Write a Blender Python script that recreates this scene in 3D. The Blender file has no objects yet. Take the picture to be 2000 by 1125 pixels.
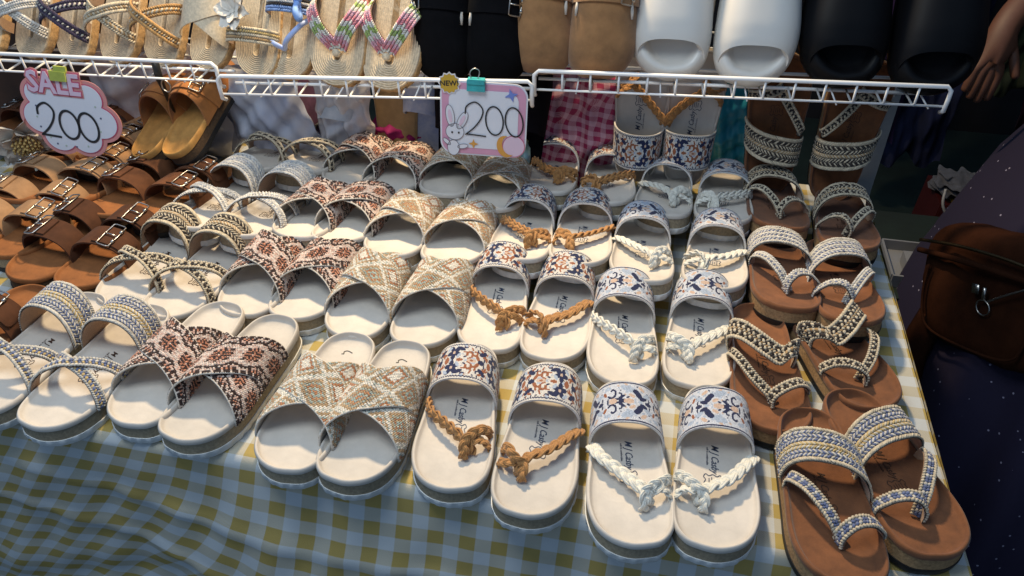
import bpy, bmesh, math, random
import numpy as np
from mathutils import Matrix, Vector

random.seed(7); rng = np.random.default_rng(7)
sc = bpy.context.scene
COL = sc.collection
PI = math.pi
T = 0.75                      # height of the table top

# ------------------------------------------------------------------ camera, world, lamps, exposure
cam_d = bpy.data.cameras.new('camera')
cam = bpy.data.objects.new('camera', cam_d); COL.objects.link(cam)
cam.location = (0, 0, T + .70)
cam.rotation_euler = (math.radians(90 - 37.34), 0, math.radians(11.95))
cam_d.sensor_width = 36; cam_d.lens = 27.72
cam_d.clip_start = .02; cam_d.clip_end = 60
sc.camera = cam

w = bpy.data.worlds.new('World'); sc.world = w; w.use_nodes = True
bg = w.node_tree.nodes['Background']
bg.inputs[0].default_value = (.44, .66, 1, 1); bg.inputs[1].default_value = .47

def area(name, loc, target, size, power, color, shape='DISK'):
    l = bpy.data.lights.new(name, 'AREA'); l.energy = power; l.color = color; l.size = size; l.shape = shape
    o = bpy.data.objects.new(name, l); COL.objects.link(o); o.location = loc
    o.rotation_euler = (Vector(target) - Vector(loc)).to_track_quat('-Z', 'Y').to_euler()
    return o
area('stall_key_lamp', (-.42, 1.42, T + 1.20), (-.40, .75, T), .12, 27, (1, .77, .47))
area('stall_front_lamp', (-.50, .42, T + 1.36), (-.45, 1.10, T), .6, 9.5, (.84, .94, 1))

vs = sc.view_settings
vs.view_transform = 'Standard'; vs.look = 'None'; vs.exposure = 0; vs.gamma = 1; vs.use_curve_mapping = False
sc.cycles.max_bounces = 6

# ------------------------------------------------------------------ materials
def nodes_of(m):
    m.use_nodes = True
    nt = m.node_tree
    return nt, nt.nodes['Principled BSDF']

def link(nt, a, b): nt.links.new(a, b)

def noise_bump(nt, b, scale, strength, dist=.001, coord='Object'):
    tc = nt.nodes.new('ShaderNodeTexCoord'); n = nt.nodes.new('ShaderNodeTexNoise')
    n.inputs['Scale'].default_value = scale; n.inputs['Detail'].default_value = 6
    link(nt, tc.outputs[coord], n.inputs['Vector'])
    bp = nt.nodes.new('ShaderNodeBump'); bp.inputs['Strength'].default_value = strength; bp.inputs['Distance'].default_value = dist
    link(nt, n.outputs['Fac'], bp.inputs['Height']); link(nt, bp.outputs['Normal'], b.inputs['Normal'])

MATS = {}
def mat(name, col, rough=.6, var=.18, scale=40, bump=.15, bscale=400, metal=0, spec=.4, sheen=0, coat=0, trans=0, alpha=1, rnd=.08, col2=None):
    if name in MATS: return MATS[name]
    m = bpy.data.materials.new(name); nt, b = nodes_of(m)
    tc = nt.nodes.new('ShaderNodeTexCoord'); n = nt.nodes.new('ShaderNodeTexNoise')
    n.inputs['Scale'].default_value = scale; n.inputs['Detail'].default_value = 5; n.inputs['Roughness'].default_value = .65
    link(nt, tc.outputs['Object'], n.inputs['Vector'])
    r = nt.nodes.new('ShaderNodeValToRGB'); r.color_ramp.elements[0].position = .3; r.color_ramp.elements[1].position = .72
    c2 = col2 or tuple(min(1, c * (1 + var)) for c in col)
    r.color_ramp.elements[0].color = (*[c * (1 - var) for c in col], 1)
    r.color_ramp.elements[1].color = (*c2, 1)
    link(nt, n.outputs['Fac'], r.inputs['Fac'])
    oi = nt.nodes.new('ShaderNodeObjectInfo'); mr = nt.nodes.new('ShaderNodeMapRange')
    mr.inputs['To Min'].default_value = 1 - rnd; mr.inputs['To Max'].default_value = 1 + rnd
    link(nt, oi.outputs['Random'], mr.inputs['Value'])
    mx = nt.nodes.new('ShaderNodeVectorMath'); mx.operation = 'SCALE'
    link(nt, r.outputs['Color'], mx.inputs[0]); link(nt, mr.outputs['Result'], mx.inputs['Scale'])
    link(nt, mx.outputs['Vector'], b.inputs['Base Color'])
    b.inputs['Roughness'].default_value = rough; b.inputs['Metallic'].default_value = metal
    b.inputs['Specular IOR Level'].default_value = spec
    b.inputs['Sheen Weight'].default_value = sheen; b.inputs['Coat Weight'].default_value = coat
    b.inputs['Transmission Weight'].default_value = trans; b.inputs['Alpha'].default_value = alpha
    if bump: noise_bump(nt, b, bscale, bump)
    MATS[name] = m
    return m

def mat_attr(name, wscale=900, rough=.8, bump=.5, sheen=.15):
    """woven cloth: colour of each stitch from the mesh, thread relief from a wave"""
    if name in MATS: return MATS[name]
    m = bpy.data.materials.new(name); nt, b = nodes_of(m)
    a = nt.nodes.new('ShaderNodeAttribute'); a.attribute_name = 'Col'
    tc = nt.nodes.new('ShaderNodeTexCoord'); n = nt.nodes.new('ShaderNodeTexNoise'); n.inputs['Scale'].default_value = 900
    link(nt, tc.outputs['Object'], n.inputs['Vector'])
    mr = nt.nodes.new('ShaderNodeMapRange'); mr.inputs['From Min'].default_value = .3; mr.inputs['From Max'].default_value = .7
    mr.inputs['To Min'].default_value = .72; mr.inputs['To Max'].default_value = 1.2
    link(nt, n.outputs['Fac'], mr.inputs['Value'])
    s = nt.nodes.new('ShaderNodeVectorMath'); s.operation = 'SCALE'
    link(nt, a.outputs['Color'], s.inputs[0]); link(nt, mr.outputs['Result'], s.inputs['Scale'])
    link(nt, s.outputs['Vector'], b.inputs['Base Color'])
    b.inputs['Roughness'].default_value = rough; b.inputs['Specular IOR Level'].default_value = .25; b.inputs['Sheen Weight'].default_value = sheen
    noise_bump(nt, b, wscale, bump, .0012)
    MATS[name] = m
    return m

def mat_gingham(name, white, full, cell, rough=.75, coord='UV'):
    m = bpy.data.materials.new(name); nt, b = nodes_of(m)
    tc = nt.nodes.new('ShaderNodeTexCoord'); sp = nt.nodes.new('ShaderNodeSeparateXYZ')
    link(nt, tc.outputs[coord], sp.inputs[0])
    def M(op, a, bb=None):
        n = nt.nodes.new('ShaderNodeMath'); n.operation = op
        for k, v in enumerate((a, bb)):
            if v is None: continue
            if isinstance(v, (int, float)): n.inputs[k].default_value = v
            else: link(nt, v, n.inputs[k])
        return n.outputs[0]
    def band(ax):
        fr = M('FRACT', M('MULTIPLY', sp.outputs[ax], .5 / cell))
        return M('GREATER_THAN', fr, .5)
    a, c = band('X'), band('Y')
    # the half-tone squares are woven from alternate threads: fine diagonal lines
    diag = M('GREATER_THAN', M('FRACT', M('MULTIPLY', M('ADD', sp.outputs['X'], sp.outputs['Y']), 1 / .0022)), .5)
    half = M('ABSOLUTE', M('SUBTRACT', a, c))
    f = M('ADD', M('MULTIPLY', a, c), M('MULTIPLY', half, M('ADD', M('MULTIPLY', diag, .36), .26)))
    mx = nt.nodes.new('ShaderNodeMix'); mx.data_type = 'RGBA'
    mx.inputs['A'].default_value = (*white, 1); mx.inputs['B'].default_value = (*full, 1)
    link(nt, f, mx.inputs['Factor'])
    n = nt.nodes.new('ShaderNodeTexNoise'); n.inputs['Scale'].default_value = 18; n.inputs['Detail'].default_value = 6
    link(nt, tc.outputs['Object'], n.inputs['Vector'])
    mr = nt.nodes.new('ShaderNodeMapRange'); mr.inputs['To Min'].default_value = .8; mr.inputs['To Max'].default_value = 1.15
    link(nt, n.outputs['Fac'], mr.inputs['Value'])
    s = nt.nodes.new('ShaderNodeVectorMath'); s.operation = 'SCALE'
    link(nt, mx.outputs['Result'], s.inputs[0]); link(nt, mr.outputs['Result'], s.inputs['Scale'])
    link(nt, s.outputs['Vector'], b.inputs['Base Color'])
    b.inputs['Roughness'].default_value = rough
    noise_bump(nt, b, 900, .35)
    MATS[name] = m
    return m

CREAM = mat('cream_microfibre', (.56, .51, .45), .8, .14, 16, .35, 160, rnd=.06)
OUTWHITE = mat('white_foam', (.74, .74, .72), .7, .08, 60, .15, 500)
CORKTAUPE = mat('taupe_cork', (.31, .25, .165), .85, .3, 260, .5, 500)
CORKLIGHT = mat('light_cork', (.33, .20, .095), .85, .4, 300, .6, 600)
BLACKSOLE = mat('black_rubber', (.012, .011, .011), .6, .3, 100, .2)
TANBED = mat('tan_suede', (.175, .064, .022), .85, .28, 45, .25, 700, sheen=.2)
ORANGEBED = mat('orange_suede', (.25, .092, .027), .85, .25, 40, .25, 700)
INK = mat('black_ink', (.02, .02, .022), .5, 0, 10, 0)
LINING = mat('strap_lining', (.55, .50, .44), .8, .1, 60, .1)
NAVY_INK = mat('navy_ink', (.03, .045, .09), .6, 0, 10, 0)
JACQ = mat_attr('jacquard_cloth', 1100, .8, .35)
CHUNKY = mat_attr('chunky_woven_cloth', 650, .85, .7)
YARN = mat_attr('crochet_yarn', 1300, .85, .5, .25)
TANROPE = mat('tan_braid', (.42, .20, .06), .65, .3, 350, .5, 1500, sheen=.2)
WHITEROPE = mat('white_braid', (.72, .69, .60), .65, .15, 350, .5, 1500, sheen=.2)
DARKLEATHER = mat('dark_brown_nubuck', (.070, .026, .011), .85, .25, 50, .2, 800, sheen=.05, spec=.2)
MIDLEATHER = mat('mid_brown_nubuck', (.115, .043, .017), .85, .25, 50, .2, 800, sheen=.05, spec=.2)
TANLEATHER = mat('sand_nubuck', (.33, .185, .092), .85, .18, 50, .2, 800, sheen=.05, spec=.2)
DARKSOLE = mat('dark_cork', (.075, .042, .02), .85, .4, 300, .5, 600)
STEEL = mat('polished_steel', (.50, .47, .43), .32, .05, 20, 0, metal=1)
WIREWHITE = mat('white_wire_coating', (.78, .78, .78), .35, .05, 20, 0, rnd=.02)
GREYBAR = mat('grey_steel', (.30, .30, .30), .5, .15, 20, .05, metal=.3)

# ------------------------------------------------------------------ mesh helpers
def make_mesh(name, V, Fc, material, smooth=True, mirror=False, cols=None, sharp=None, uv=None):
    V = np.asarray(V, float).copy()
    if mirror:
        V[:, 0] *= -1; Fc = [tuple(reversed(f)) for f in Fc]
    me = bpy.data.meshes.new(name)
    me.from_pydata(V.tolist(), [], [tuple(int(i) for i in f) for f in Fc])
    if cols is not None:
        at = me.color_attributes.new('Col', 'FLOAT_COLOR', 'CORNER')
        tot = np.array([len(f) for f in Fc])
        c = np.ones((tot.sum(), 4), np.float32); c[:, :3] = np.repeat(np.asarray(cols, np.float32), tot, axis=0)
        at.data.foreach_set('color', c.ravel())
    if uv is not None:
        ul = me.uv_layers.new(name='UVMap')
        li = np.zeros(len(me.loops), np.int32); me.loops.foreach_get('vertex_index', li)
        ul.data.foreach_set('uv', np.asarray(uv, np.float32)[li].ravel())
    if smooth: me.polygons.foreach_set('use_smooth', [True] * len(me.polygons))
    if sharp: me.set_sharp_from_angle(angle=math.radians(sharp))
    me.materials.append(material); me.update()
    return me

def ob(name, data, parent=None):
    o = bpy.data.objects.new(name, data); COL.objects.link(o)
    if parent: o.parent = parent
    return o

def tag(o, label=None, cat=None, group=None, kind=None):
    if label: o['label'] = label
    if cat: o['category'] = cat
    if group: o['group'] = group
    if kind: o['kind'] = kind
    return o

class B:
    """collects geometry for one mesh"""
    def __init__(s): s.v = []; s.f = []; s.n = 0
    def add(s, V, Fc):
        s.v.append(np.asarray(V, float)); s.f += [tuple(i + s.n for i in f) for f in Fc]; s.n += len(V)
    def box(s, c, d, M=None):
        x, y, z = [q / 2 for q in d]
        V = np.array([[a, b, e] for a in (-x, x) for b in (-y, y) for e in (-z, z)])
        if M is not None: V = V @ np.asarray(M).T
        s.add(V + np.asarray(c), [(0, 1, 3, 2), (4, 6, 7, 5), (0, 4, 5, 1), (2, 3, 7, 6), (0, 2, 6, 4), (1, 5, 7, 3)])
    def tube(s, P, r, n=6, closed=False, cap=True):
        V, Fc = tube(P, r, n, closed, cap); s.add(V, Fc)
    def mesh(s, name, m, **k): return make_mesh(name, np.concatenate(s.v), s.f, m, **k)

def frames(P, closed=False):
    P = np.asarray(P, float); n = len(P)
    Tn = (np.roll(P, -1, 0) - np.roll(P, 1, 0)) if closed else np.gradient(P, axis=0)
    Tn /= np.linalg.norm(Tn, axis=1)[:, None] + 1e-12
    ref = np.array([0, 0, 1.]) if abs(Tn[0][2]) < .9 else np.array([1., 0, 0])
    N = np.zeros_like(P); q = ref - Tn[0] * (ref @ Tn[0]); N[0] = q / np.linalg.norm(q)
    for i in range(1, n):
        q = N[i - 1] - Tn[i] * (N[i - 1] @ Tn[i]); N[i] = q / (np.linalg.norm(q) + 1e-12)
    return Tn, N, np.cross(Tn, N)

def tube(P, r, n=6, closed=False, cap=True):
    P = np.asarray(P, float); Tn, N, Bn = frames(P, closed)
    r = np.broadcast_to(np.asarray(r, float), (len(P),))
    a = np.arange(n) / n * 2 * PI
    V = P[:, None] + r[:, None, None] * (np.cos(a)[None, :, None] * N[:, None] + np.sin(a)[None, :, None] * Bn[:, None])
    Fc = []; m = len(P)
    for i in range(m if closed else m - 1):
        k = (i + 1) % m
        for j in range(n):
            l = (j + 1) % n
            Fc.append((i * n + j, i * n + l, k * n + l, k * n + j))
    if cap and not closed:
        Fc.append(tuple(range(n - 1, -1, -1))); Fc.append(tuple((m - 1) * n + j for j in range(n)))
    return V.reshape(-1, 3), Fc

def catmull(P, n, closed=False):
    P = np.asarray(P, float); k = len(P)
    if closed: Q = np.concatenate([P[-1:], P, P[:2]])
    else: Q = np.concatenate([2 * P[:1] - P[1:2], P, 2 * P[-1:] - P[-2:-1]])
    seg = k if closed else k - 1
    t = np.linspace(0, seg, n, endpoint=not closed); i = np.minimum(t.astype(int), seg - 1); f = (t - i)[:, None]
    p0, p1, p2, p3 = Q[i], Q[i + 1], Q[i + 2], Q[i + 3]
    return .5 * (2 * p1 + (p2 - p0) * f + (2 * p0 - 5 * p1 + 4 * p2 - p3) * f ** 2 + (3 * p1 - p0 - 3 * p2 + p3) * f ** 3)

def resample(P, n):
    P = np.asarray(P, float); d = np.r_[0, np.cumsum(np.linalg.norm(np.diff(P, axis=0), axis=1))]
    t = np.linspace(0, d[-1], n)
    return np.stack([np.interp(t, d, P[:, k]) for k in range(P.shape[1])], 1)

# ------------------------------------------------------------------ the sandal: sole, last, straps
# local frame of every shoe: toe tip at y = 0, heel at y = L, z up, big-toe side at +x (mirrored for the other foot)
L = .225
OUT = catmull([(.012, .0), (.028, .005), (.039, .019), (.0432, .04), (.0432, .065), (.0412, .095), (.0388, .12), (.0375, .15), (.0362, .18),
               (.0305, .207), (.0170, .2215), (0, .225), (-.0170, .2215), (-.0307, .207), (-.0370, .18), (-.0392, .15), (-.0415, .12),
               (-.0438, .092), (-.0460, .067), (-.0450, .044), (-.0378, .0215), (-.0238, .0065), (-.005, -.0008)], 132, True)
SKEL = np.stack([np.where(OUT[:, 1] < .12, .0, 0), np.clip(OUT[:, 1], .042, .192)], 1)
def side_fn():
    i0 = int(np.argmin(OUT[:, 1])); i1 = int(np.argmax(OUT[:, 1]))
    A = np.roll(OUT, -i0, 0); k = (i1 - i0) % len(OUT)
    med = A[:k + 1]; lat = np.r_[A[k:], A[:1]][::-1]
    return (lambda y: np.interp(y, lat[:, 1], lat[:, 0])), (lambda y: np.interp(y, med[:, 1], med[:, 0]))
XLAT, XMED = side_fn()
def ring(k, z, off=0.):
    """outline pulled towards the sole's middle line by the share k, pushed outwards by off"""
    p = OUT + (SKEL - OUT) * k
    if np.any(off):
        t = np.roll(OUT, -1, 0) - np.roll(OUT, 1, 0); nn = np.stack([t[:, 1], -t[:, 0]], 1); nn /= np.linalg.norm(nn, axis=1)[:, None]
        p = p + nn * np.asarray(off).reshape(-1, 1)
    z = np.broadcast_to(np.asarray(z, float), (len(p),))
    return np.c_[p, z]
def loft(rings, cap0=True, cap1=True):
    n = len(rings[0]); V = np.concatenate(rings); Fc = []
    for i in range(len(rings) - 1):
        for j in range(n):
            k = (j + 1) % n
            Fc.append((i * n + j, i * n + k, (i + 1) * n + k, (i + 1) * n + j))
    if cap0: Fc.append(tuple(range(n - 1, -1, -1)))
    if cap1: Fc.append(tuple((len(rings) - 1) * n + j for j in range(n)))
    return V, Fc

FOOTZ = .0238
def sole_parts(bed, cork, out, mir, zs=1., serr=True):
    n = len(OUT); alt = np.where((np.arange(n) // 2) % 2 == 0, .0007, -.0005) if serr else np.zeros(n)
    res = []
    V, Fc = loft([ring(.03, -.003), ring(0, -.0015, alt - .0004), ring(0, .0052, alt + .0006), ring(0, .0070, .0006), ring(.2, .0070)])
    res.append(('outsole', make_mesh('outsole', V, Fc, out, mirror=mir, sharp=35)))
    V, Fc = loft([ring(.06, .0066), ring(0, .0066, -.0004), ring(0, .0228, -.0012), ring(.2, .0228)])
    res.append(('midsole', make_mesh('midsole', V, Fc, cork, mirror=mir, sharp=35)))
    y = OUT[:, 1]
    cup = .0045 * np.clip((y - .12) / .08, 0, 1)
    V, Fc = loft([ring(.05, .0226), ring(0, .0226, .0001), ring(0, .0268 + cup, .0006), ring(.012, .0290 + cup), ring(.035, .0300 + cup), ring(.062, .0300 + cup), ring(.085, .0288 + cup), ring(.115, .0262 + cup * .8),
                  ring(.16, .0247 + cup * .5), ring(.26, FOOTZ + .0004 + cup * .15), ring(.4, FOOTZ), ring(.6, FOOTZ - .0003), ring(.93, FOOTZ - .0003)])
    res.append(('footbed', make_mesh('footbed', V, Fc, bed, mirror=mir, sharp=70)))
    return res

HY = [0, .02, .04, .06, .09, .12, .15, .18, .225]
HZ = [.012, .028, .037, .041, .044, .047, .050, .052, .052]
def last(s, y, hs=1., pw=.85, base=.022, grow=.0022):
    s, y = np.broadcast_arrays(np.asarray(s, float), np.asarray(y, float))
    th = PI * (1 - s); c, sn = np.cos(th), np.clip(np.sin(th), 0, 1)
    xl = XLAT(y) - grow; xm = XMED(y) + grow
    x = (xl + xm) / 2 + (xm - xl) / 2 * np.sign(c) * np.abs(c) ** pw
    z = base + (np.interp(y, HY, HZ) * hs) * sn ** .75
    return np.stack([x, y, z], -1)

def grid_normals(P):
    a = np.gradient(P, axis=0); b = np.gradient(P, axis=1)
    N = np.cross(a, b); N /= np.linalg.norm(N, axis=-1)[..., None] + 1e-12
    if N[N.shape[0] // 2, N.shape[1] // 2, 2] < 0: N = -N
    return N

def sheet(name, P, thick, material, mir=False, cols=None, lining=(.5, .45, .38), edge=None, lift=0., rough=0.):
    """a strap: point grid P (nu, nv, 3) given thickness; cols (nu-1, nv-1, 3) colours each stitch of the upper face"""
    nu, nv = P.shape[:2]; N = grid_normals(P)
    up = P + N * lift; dn = up - N * thick
    if rough: up = up + N * (rng.uniform(-1, 1, (nu, nv, 1)) * rough + rough * np.where((np.arange(nu)[:, None] // 1 + np.arange(nv)[None] // 1) % 2, .7, -.7)[..., None])
    V = np.concatenate([up.reshape(-1, 3), dn.reshape(-1, 3)]); o = nu * nv; Fc = []; C = []
    flip = np.cross(up[1, 0] - up[0, 0], up[0, 1] - up[0, 0]) @ N[0, 0] < 0
    def q(a, b, c, d): return (a, d, c, b) if flip else (a, b, c, d)
    ed = edge if edge is not None else lining
    for i in range(nu - 1):
        for j in range(nv - 1):
            a, b, c, d = i * nv + j, (i + 1) * nv + j, (i + 1) * nv + j + 1, i * nv + j + 1
            Fc.append(q(a, b, c, d)); C.append(cols[i, j] if cols is not None else lining)
            Fc.append(q(o + a, o + d, o + c, o + b)); C.append(lining)
    for i in range(nu - 1):
        a, b = i * nv, (i + 1) * nv
        Fc.append(q(a, o + a, o + b, b)); C.append(ed)
        a, b = i * nv + nv - 1, (i + 1) * nv + nv - 1
        Fc.append(q(a, b, o + b, o + a)); C.append(ed)
    for j in range(nv - 1):
        a, b = j, j + 1
        Fc.append(q(a, b, o + b, o + a)); C.append(ed)
        a, b = (nu - 1) * nv + j, (nu - 1) * nv + j + 1
        Fc.append(q(a, o + a, o + b, b)); C.append(ed)
    return make_mesh(name, V, Fc, material, mirror=mir, cols=C if cols is not None else None, sharp=50)

def strap_grid(nu, nv, yl, ym, wl, wm=None, hs=1., bow=0.):
    """strap over the foot from the outer side (y = yl) to the big-toe side (y = ym)"""
    wm = wl if wm is None else wm
    s = np.linspace(0, 1, nu)[:, None]; v = np.linspace(-.5, .5, nv)[None]
    e = s * s * (3 - 2 * s) * .5 + s * .5
    y = yl + (ym - yl) * e + v * (wl + (wm - wl) * s) + bow * np.sin(PI * s)
    return last(np.broadcast_to(s, y.shape), y, hs)

# ---- woven patterns, one colour a stitch
def pat_pink(nu, nv, jitter=0):
    C = np.zeros((nu, nv, 3)); base = np.array([.56, .37, .30]); sal = np.array([.52, .22, .13]); blk = np.array([.036, .016, .013]); pale = np.array([.64, .53, .46])
    mid = (nv - 1) / 2
    def petal(x, y):
        r = math.hypot(x, y); ph = math.atan2(y, x)
        if r < .9: return pale
        if r < 2.0: return blk if abs(abs(x) - abs(y)) < .6 else sal
        if r < 4.2: return sal if math.cos(8 * ph) > -.25 else blk
        if r < 5.7: return blk if math.cos(8 * ph) > .0 else base
        return None
    per = 15
    for i in range(nu):
        tri = abs(((i + 4) % per) - per / 2) / (per / 2)
        for j in range(nv):
            x = ((i + 4) % per) - per // 2; y = j - mid
            edge = mid - 6.2 - 2.6 * (1 - tri) + .0
            dd = abs(y) - (6.0 + 2.6 * (1 - abs(x) / (per / 2)))
            c = petal(x, y)
            if c is None: c = base if (x * 3 + j) % 7 < 2 else pale
            if -.2 <= dd < 1.2 or (1.2 <= dd < 1.9 and i % 2): c = blk
            elif dd >= 1.9:
                x2 = ((i + 4 + per // 2) % per) - per // 2; q = petal(x2, abs(y) - mid - 1)
                c = q if q is not None else (pale if (i + j) % 3 else base)
                if abs(y) > mid - 1.1: c = blk if i % 4 < 3 else pale
            C[i, j] = c * rng.uniform(.84, 1.12)
    return C

def pat_beige(nu, nv, green=1.):
    C = np.zeros((nu, nv, 3)); cream = np.array([.70, .65, .56]); tan = np.array([.44, .30, .17]); rust = np.array([.42, .19, .09]); sage = np.array([.37, .43, .38]); tau = np.array([.38, .30, .20])
    for i in range(nu):
        for j in range(nv):
            x = abs((i % 24) - 12); y = abs(((j + 4) % 24) - 12); d = x + y
            if d < 2: c = rust
            elif d < 4: c = sage
            elif d < 6: c = rust if (i + j) % 3 else tan
            elif d < 8: c = tau if (i // 2 + j) % 2 else sage
            elif d < 10: c = tan
            elif d < 12: c = cream
            elif d < 14: c = cream if (i + 2 * j) % 4 else sage
            elif d < 16: c = tan
            elif d < 18: c = sage if (i + j) % 2 else cream
            elif d < 20: c = rust
            else: c = cream
            if (c is sage) and rng.random() > green: c = tan
            C[i, j] = c * rng.uniform(.84, 1.1)
    return C

def raster(nu, nv, cell, prims, bgc):
    a = (np.arange(nu)[:, None] + .5) * cell; b = (np.arange(nv)[None] + .5) * cell
    C = np.broadcast_to(np.asarray(bgc, float), (nu, nv, 3)).copy()
    for p in prims:
        if p[0] == 'e':
            _, x, y, rx, ry, an, col = p
            dx, dy = a - x, b - y; u = dx * math.cos(an) + dy * math.sin(an); v = -dx * math.sin(an) + dy * math.cos(an)
            C[(u / rx) ** 2 + (v / ry) ** 2 < 1] = col
        else:
            _, pts, wd, col = p
            for q in range(len(pts) - 1):
                (x0, y0), (x1, y1) = pts[q], pts[q + 1]
                dx, dy = x1 - x0, y1 - y0; l2 = dx * dx + dy * dy + 1e-9
                t = np.clip(((a - x0) * dx + (b - y0) * dy) / l2, 0, 1)
                C[(a - x0 - t * dx) ** 2 + (b - y0 - t * dy) ** 2 < wd * wd] = col
    return C * rng.uniform(.86, 1.08, (nu, nv, 1))

def arc(x, y, r, a0, a1, shrink=1., n=14):
    return [(x + r * (1 + (shrink - 1) * k / n) * math.cos(a0 + (a1 - a0) * k / n), y + r * (1 + (shrink - 1) * k / n) * math.sin(a0 + (a1 - a0) * k / n)) for k in range(n + 1)]
def flower(x, y, r, n, col, eye, rot=0.):
    P = []
    for k in range(n):
        an = rot + 2 * PI * k / n
        P.append(('e', x + r * .62 * math.cos(an), y + r * .62 * math.sin(an), r * .5, r * .3, an, col))
    P.append(('e', x, y, r * .2, r * .2, 0, eye))
    return P
NAV = (.013, .020, .065); RUST = (.27, .095, .045); LBL = (.34, .40, .50); PEACH = (.52, .38, .30); LAV = (.57, .54, .50); BLU = (.51, .53, .58)

def pat_floral(nu, nv, cell, kind):
    W = nv * cell; prims = []
    if kind == 'tan':
        for o in np.arange(-8, nu * cell + 60, 58):
            for m in (0, 1):
                Y = (lambda q: q) if m == 0 else (lambda q: W - q)
                sg = 1 if m == 0 else -1
                prims += flower(o + 11, Y(14.5), 8.5, 5, NAV, PEACH, .4 * sg)
                prims += [('e', o + 20, Y(9), 4.5, 2.0, .5 * sg, NAV), ('e', o + 3, Y(9), 3.5, 1.6, -.6 * sg, LBL), ('e', o + 18, Y(19), 3.5, 1.6, 2.2 * sg, LBL)]
                prims += [('s', arc(o + 29, Y(17), 5.6, PI / 2 * sg, -PI * 1.1 * sg, .35), 1.15, RUST), ('s', arc(o + 37, Y(14), 4.2, PI * 1.2, PI * (1.2 - 1.5 * sg), .4), .95, RUST)]
                prims += [('e', o + 41, Y(20), 4.5, 1.9, .8 * sg, RUST), ('e', o + 49, Y(12), 5.5, 2.6, -.5 * sg, NAV), ('e', o + 46, Y(8.5), 2.6, 1.3, .3 * sg, RUST), ('e', o + 54, Y(17.5), 3.4, 1.5, 1.1 * sg, RUST)]
                prims += [('s', arc(o + 52, Y(20), 6.5, -.3 * sg, -2.2 * sg, .6), .8, RUST), ('e', o + 35, Y(22), 2.4, 1.3, 0, LBL)]
            prims += [('e', o + 33, W / 2, 5, 2.3, 0, PEACH), ('e', o + 33, W / 2, 2.2, 1.1, 0, RUST), ('e', o + 47, W / 2, 4.2, 2.6, 0, NAV), ('e', o + 20, W / 2, 3.4, 1.8, 0, RUST), ('e', o + 2, W / 2, 3, 4, 0, RUST)]
        bgc = LAV
    else:
        for o in np.arange(-20, nu * cell + 60, 62):
            for m in (0, 1):
                Y = (lambda q: q) if m == 0 else (lambda q: W - q)
                sg = 1 if m == 0 else -1
                prims += [('e', o + 33, Y(9), 6, 3, .4 * sg, LBL), ('e', o + 56, Y(16), 5, 2.4, -.6 * sg, LBL), ('e', o + 8, Y(8), 4, 2, 0, LBL), ('e', o + 50, Y(8), 3.6, 1.9, .5 * sg, PEACH)]
                prims += [('s', arc(o + 15, Y(14.5), 7, 2.6 * sg, (2.6 - 4.6) * sg, .45), 1.05, NAV), ('s', [(o + 9.2, Y(18)), (o + 15, Y(22)), (o + 25, Y(23.5)), (o + 30, Y(24))], 1.0, NAV)]
                prims += [('s', arc(o + 24, Y(17), 4.2, PI / 2 * sg, -1.6 * sg, .4), .85, NAV), ('e', o + 27, Y(20), 4, 1.5, -.6 * sg, NAV)]
                prims += [('e', o + 45, Y(16), 6.5, 2.9, .85 * sg, NAV), ('e', o + 51, Y(20.5), 4.5, 2.0, -.3 * sg, NAV), ('s', arc(o + 41, Y(13), 3.6, 0, -3.6 * sg, .4), .8, NAV), ('e', o + 4, Y(15), 3, 1.6, .9 * sg, RUST), ('e', o + 37, Y(18), 3, 1.7, .4 * sg, PEACH)]
            prims += [('e', o + 16, W / 2, 4.5, 2.8, 0, PEACH), ('e', o + 34, W / 2, 4, 2.6, 0, PEACH), ('e', o + 47, W / 2, 2.6, 1.6, 0, LBL), ('e', o + 58, W / 2, 4, 2, 0, NAV)]
        bgc = BLU
    rg = random.Random(4); fill = []
    for o in np.arange(-20, nu * cell + 60, 60):
        rs = random.Random(9)
        for q in range(34):
            x, y, r1, an = rs.uniform(0, 60), rs.uniform(4, W / 2), rs.uniform(1.3, 3.2), rs.uniform(0, 3)
            c = (NAV, RUST, LBL, NAV, NAV)[q % 5] if kind == 'tan' else (NAV, LBL, PEACH, LBL, BLU)[q % 5]
            fill += [('e', o + x, y, r1, r1 * .45, an, c), ('e', o + x, W - y, r1, r1 * .45, -an, c)]
    prims = fill + [(p[0], p[1], p[2], p[3] * 1.22, p[4] * 1.22, p[5], p[6]) if p[0] == 'e' else (p[0], p[1], p[2] * 1.2, p[3]) for p in prims]
    n = nu * cell
    if kind == 'tan':
        z = [(k * 1.7, 2.6 + (1.1 if k % 2 else -.6)) for k in range(int(n / 1.7) + 2)]
        prims += [('s', z, .55, NAV), ('s', [(x, W - y) for x, y in z], .55, NAV)]
    else:
        prims += [('s', [(0, 1.6), (n, 1.6)], .75, NAV), ('s', [(0, W - 1.6), (n, W - 1.6)], .75, NAV)]
    return raster(nu, nv, cell, prims, bgc)

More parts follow.
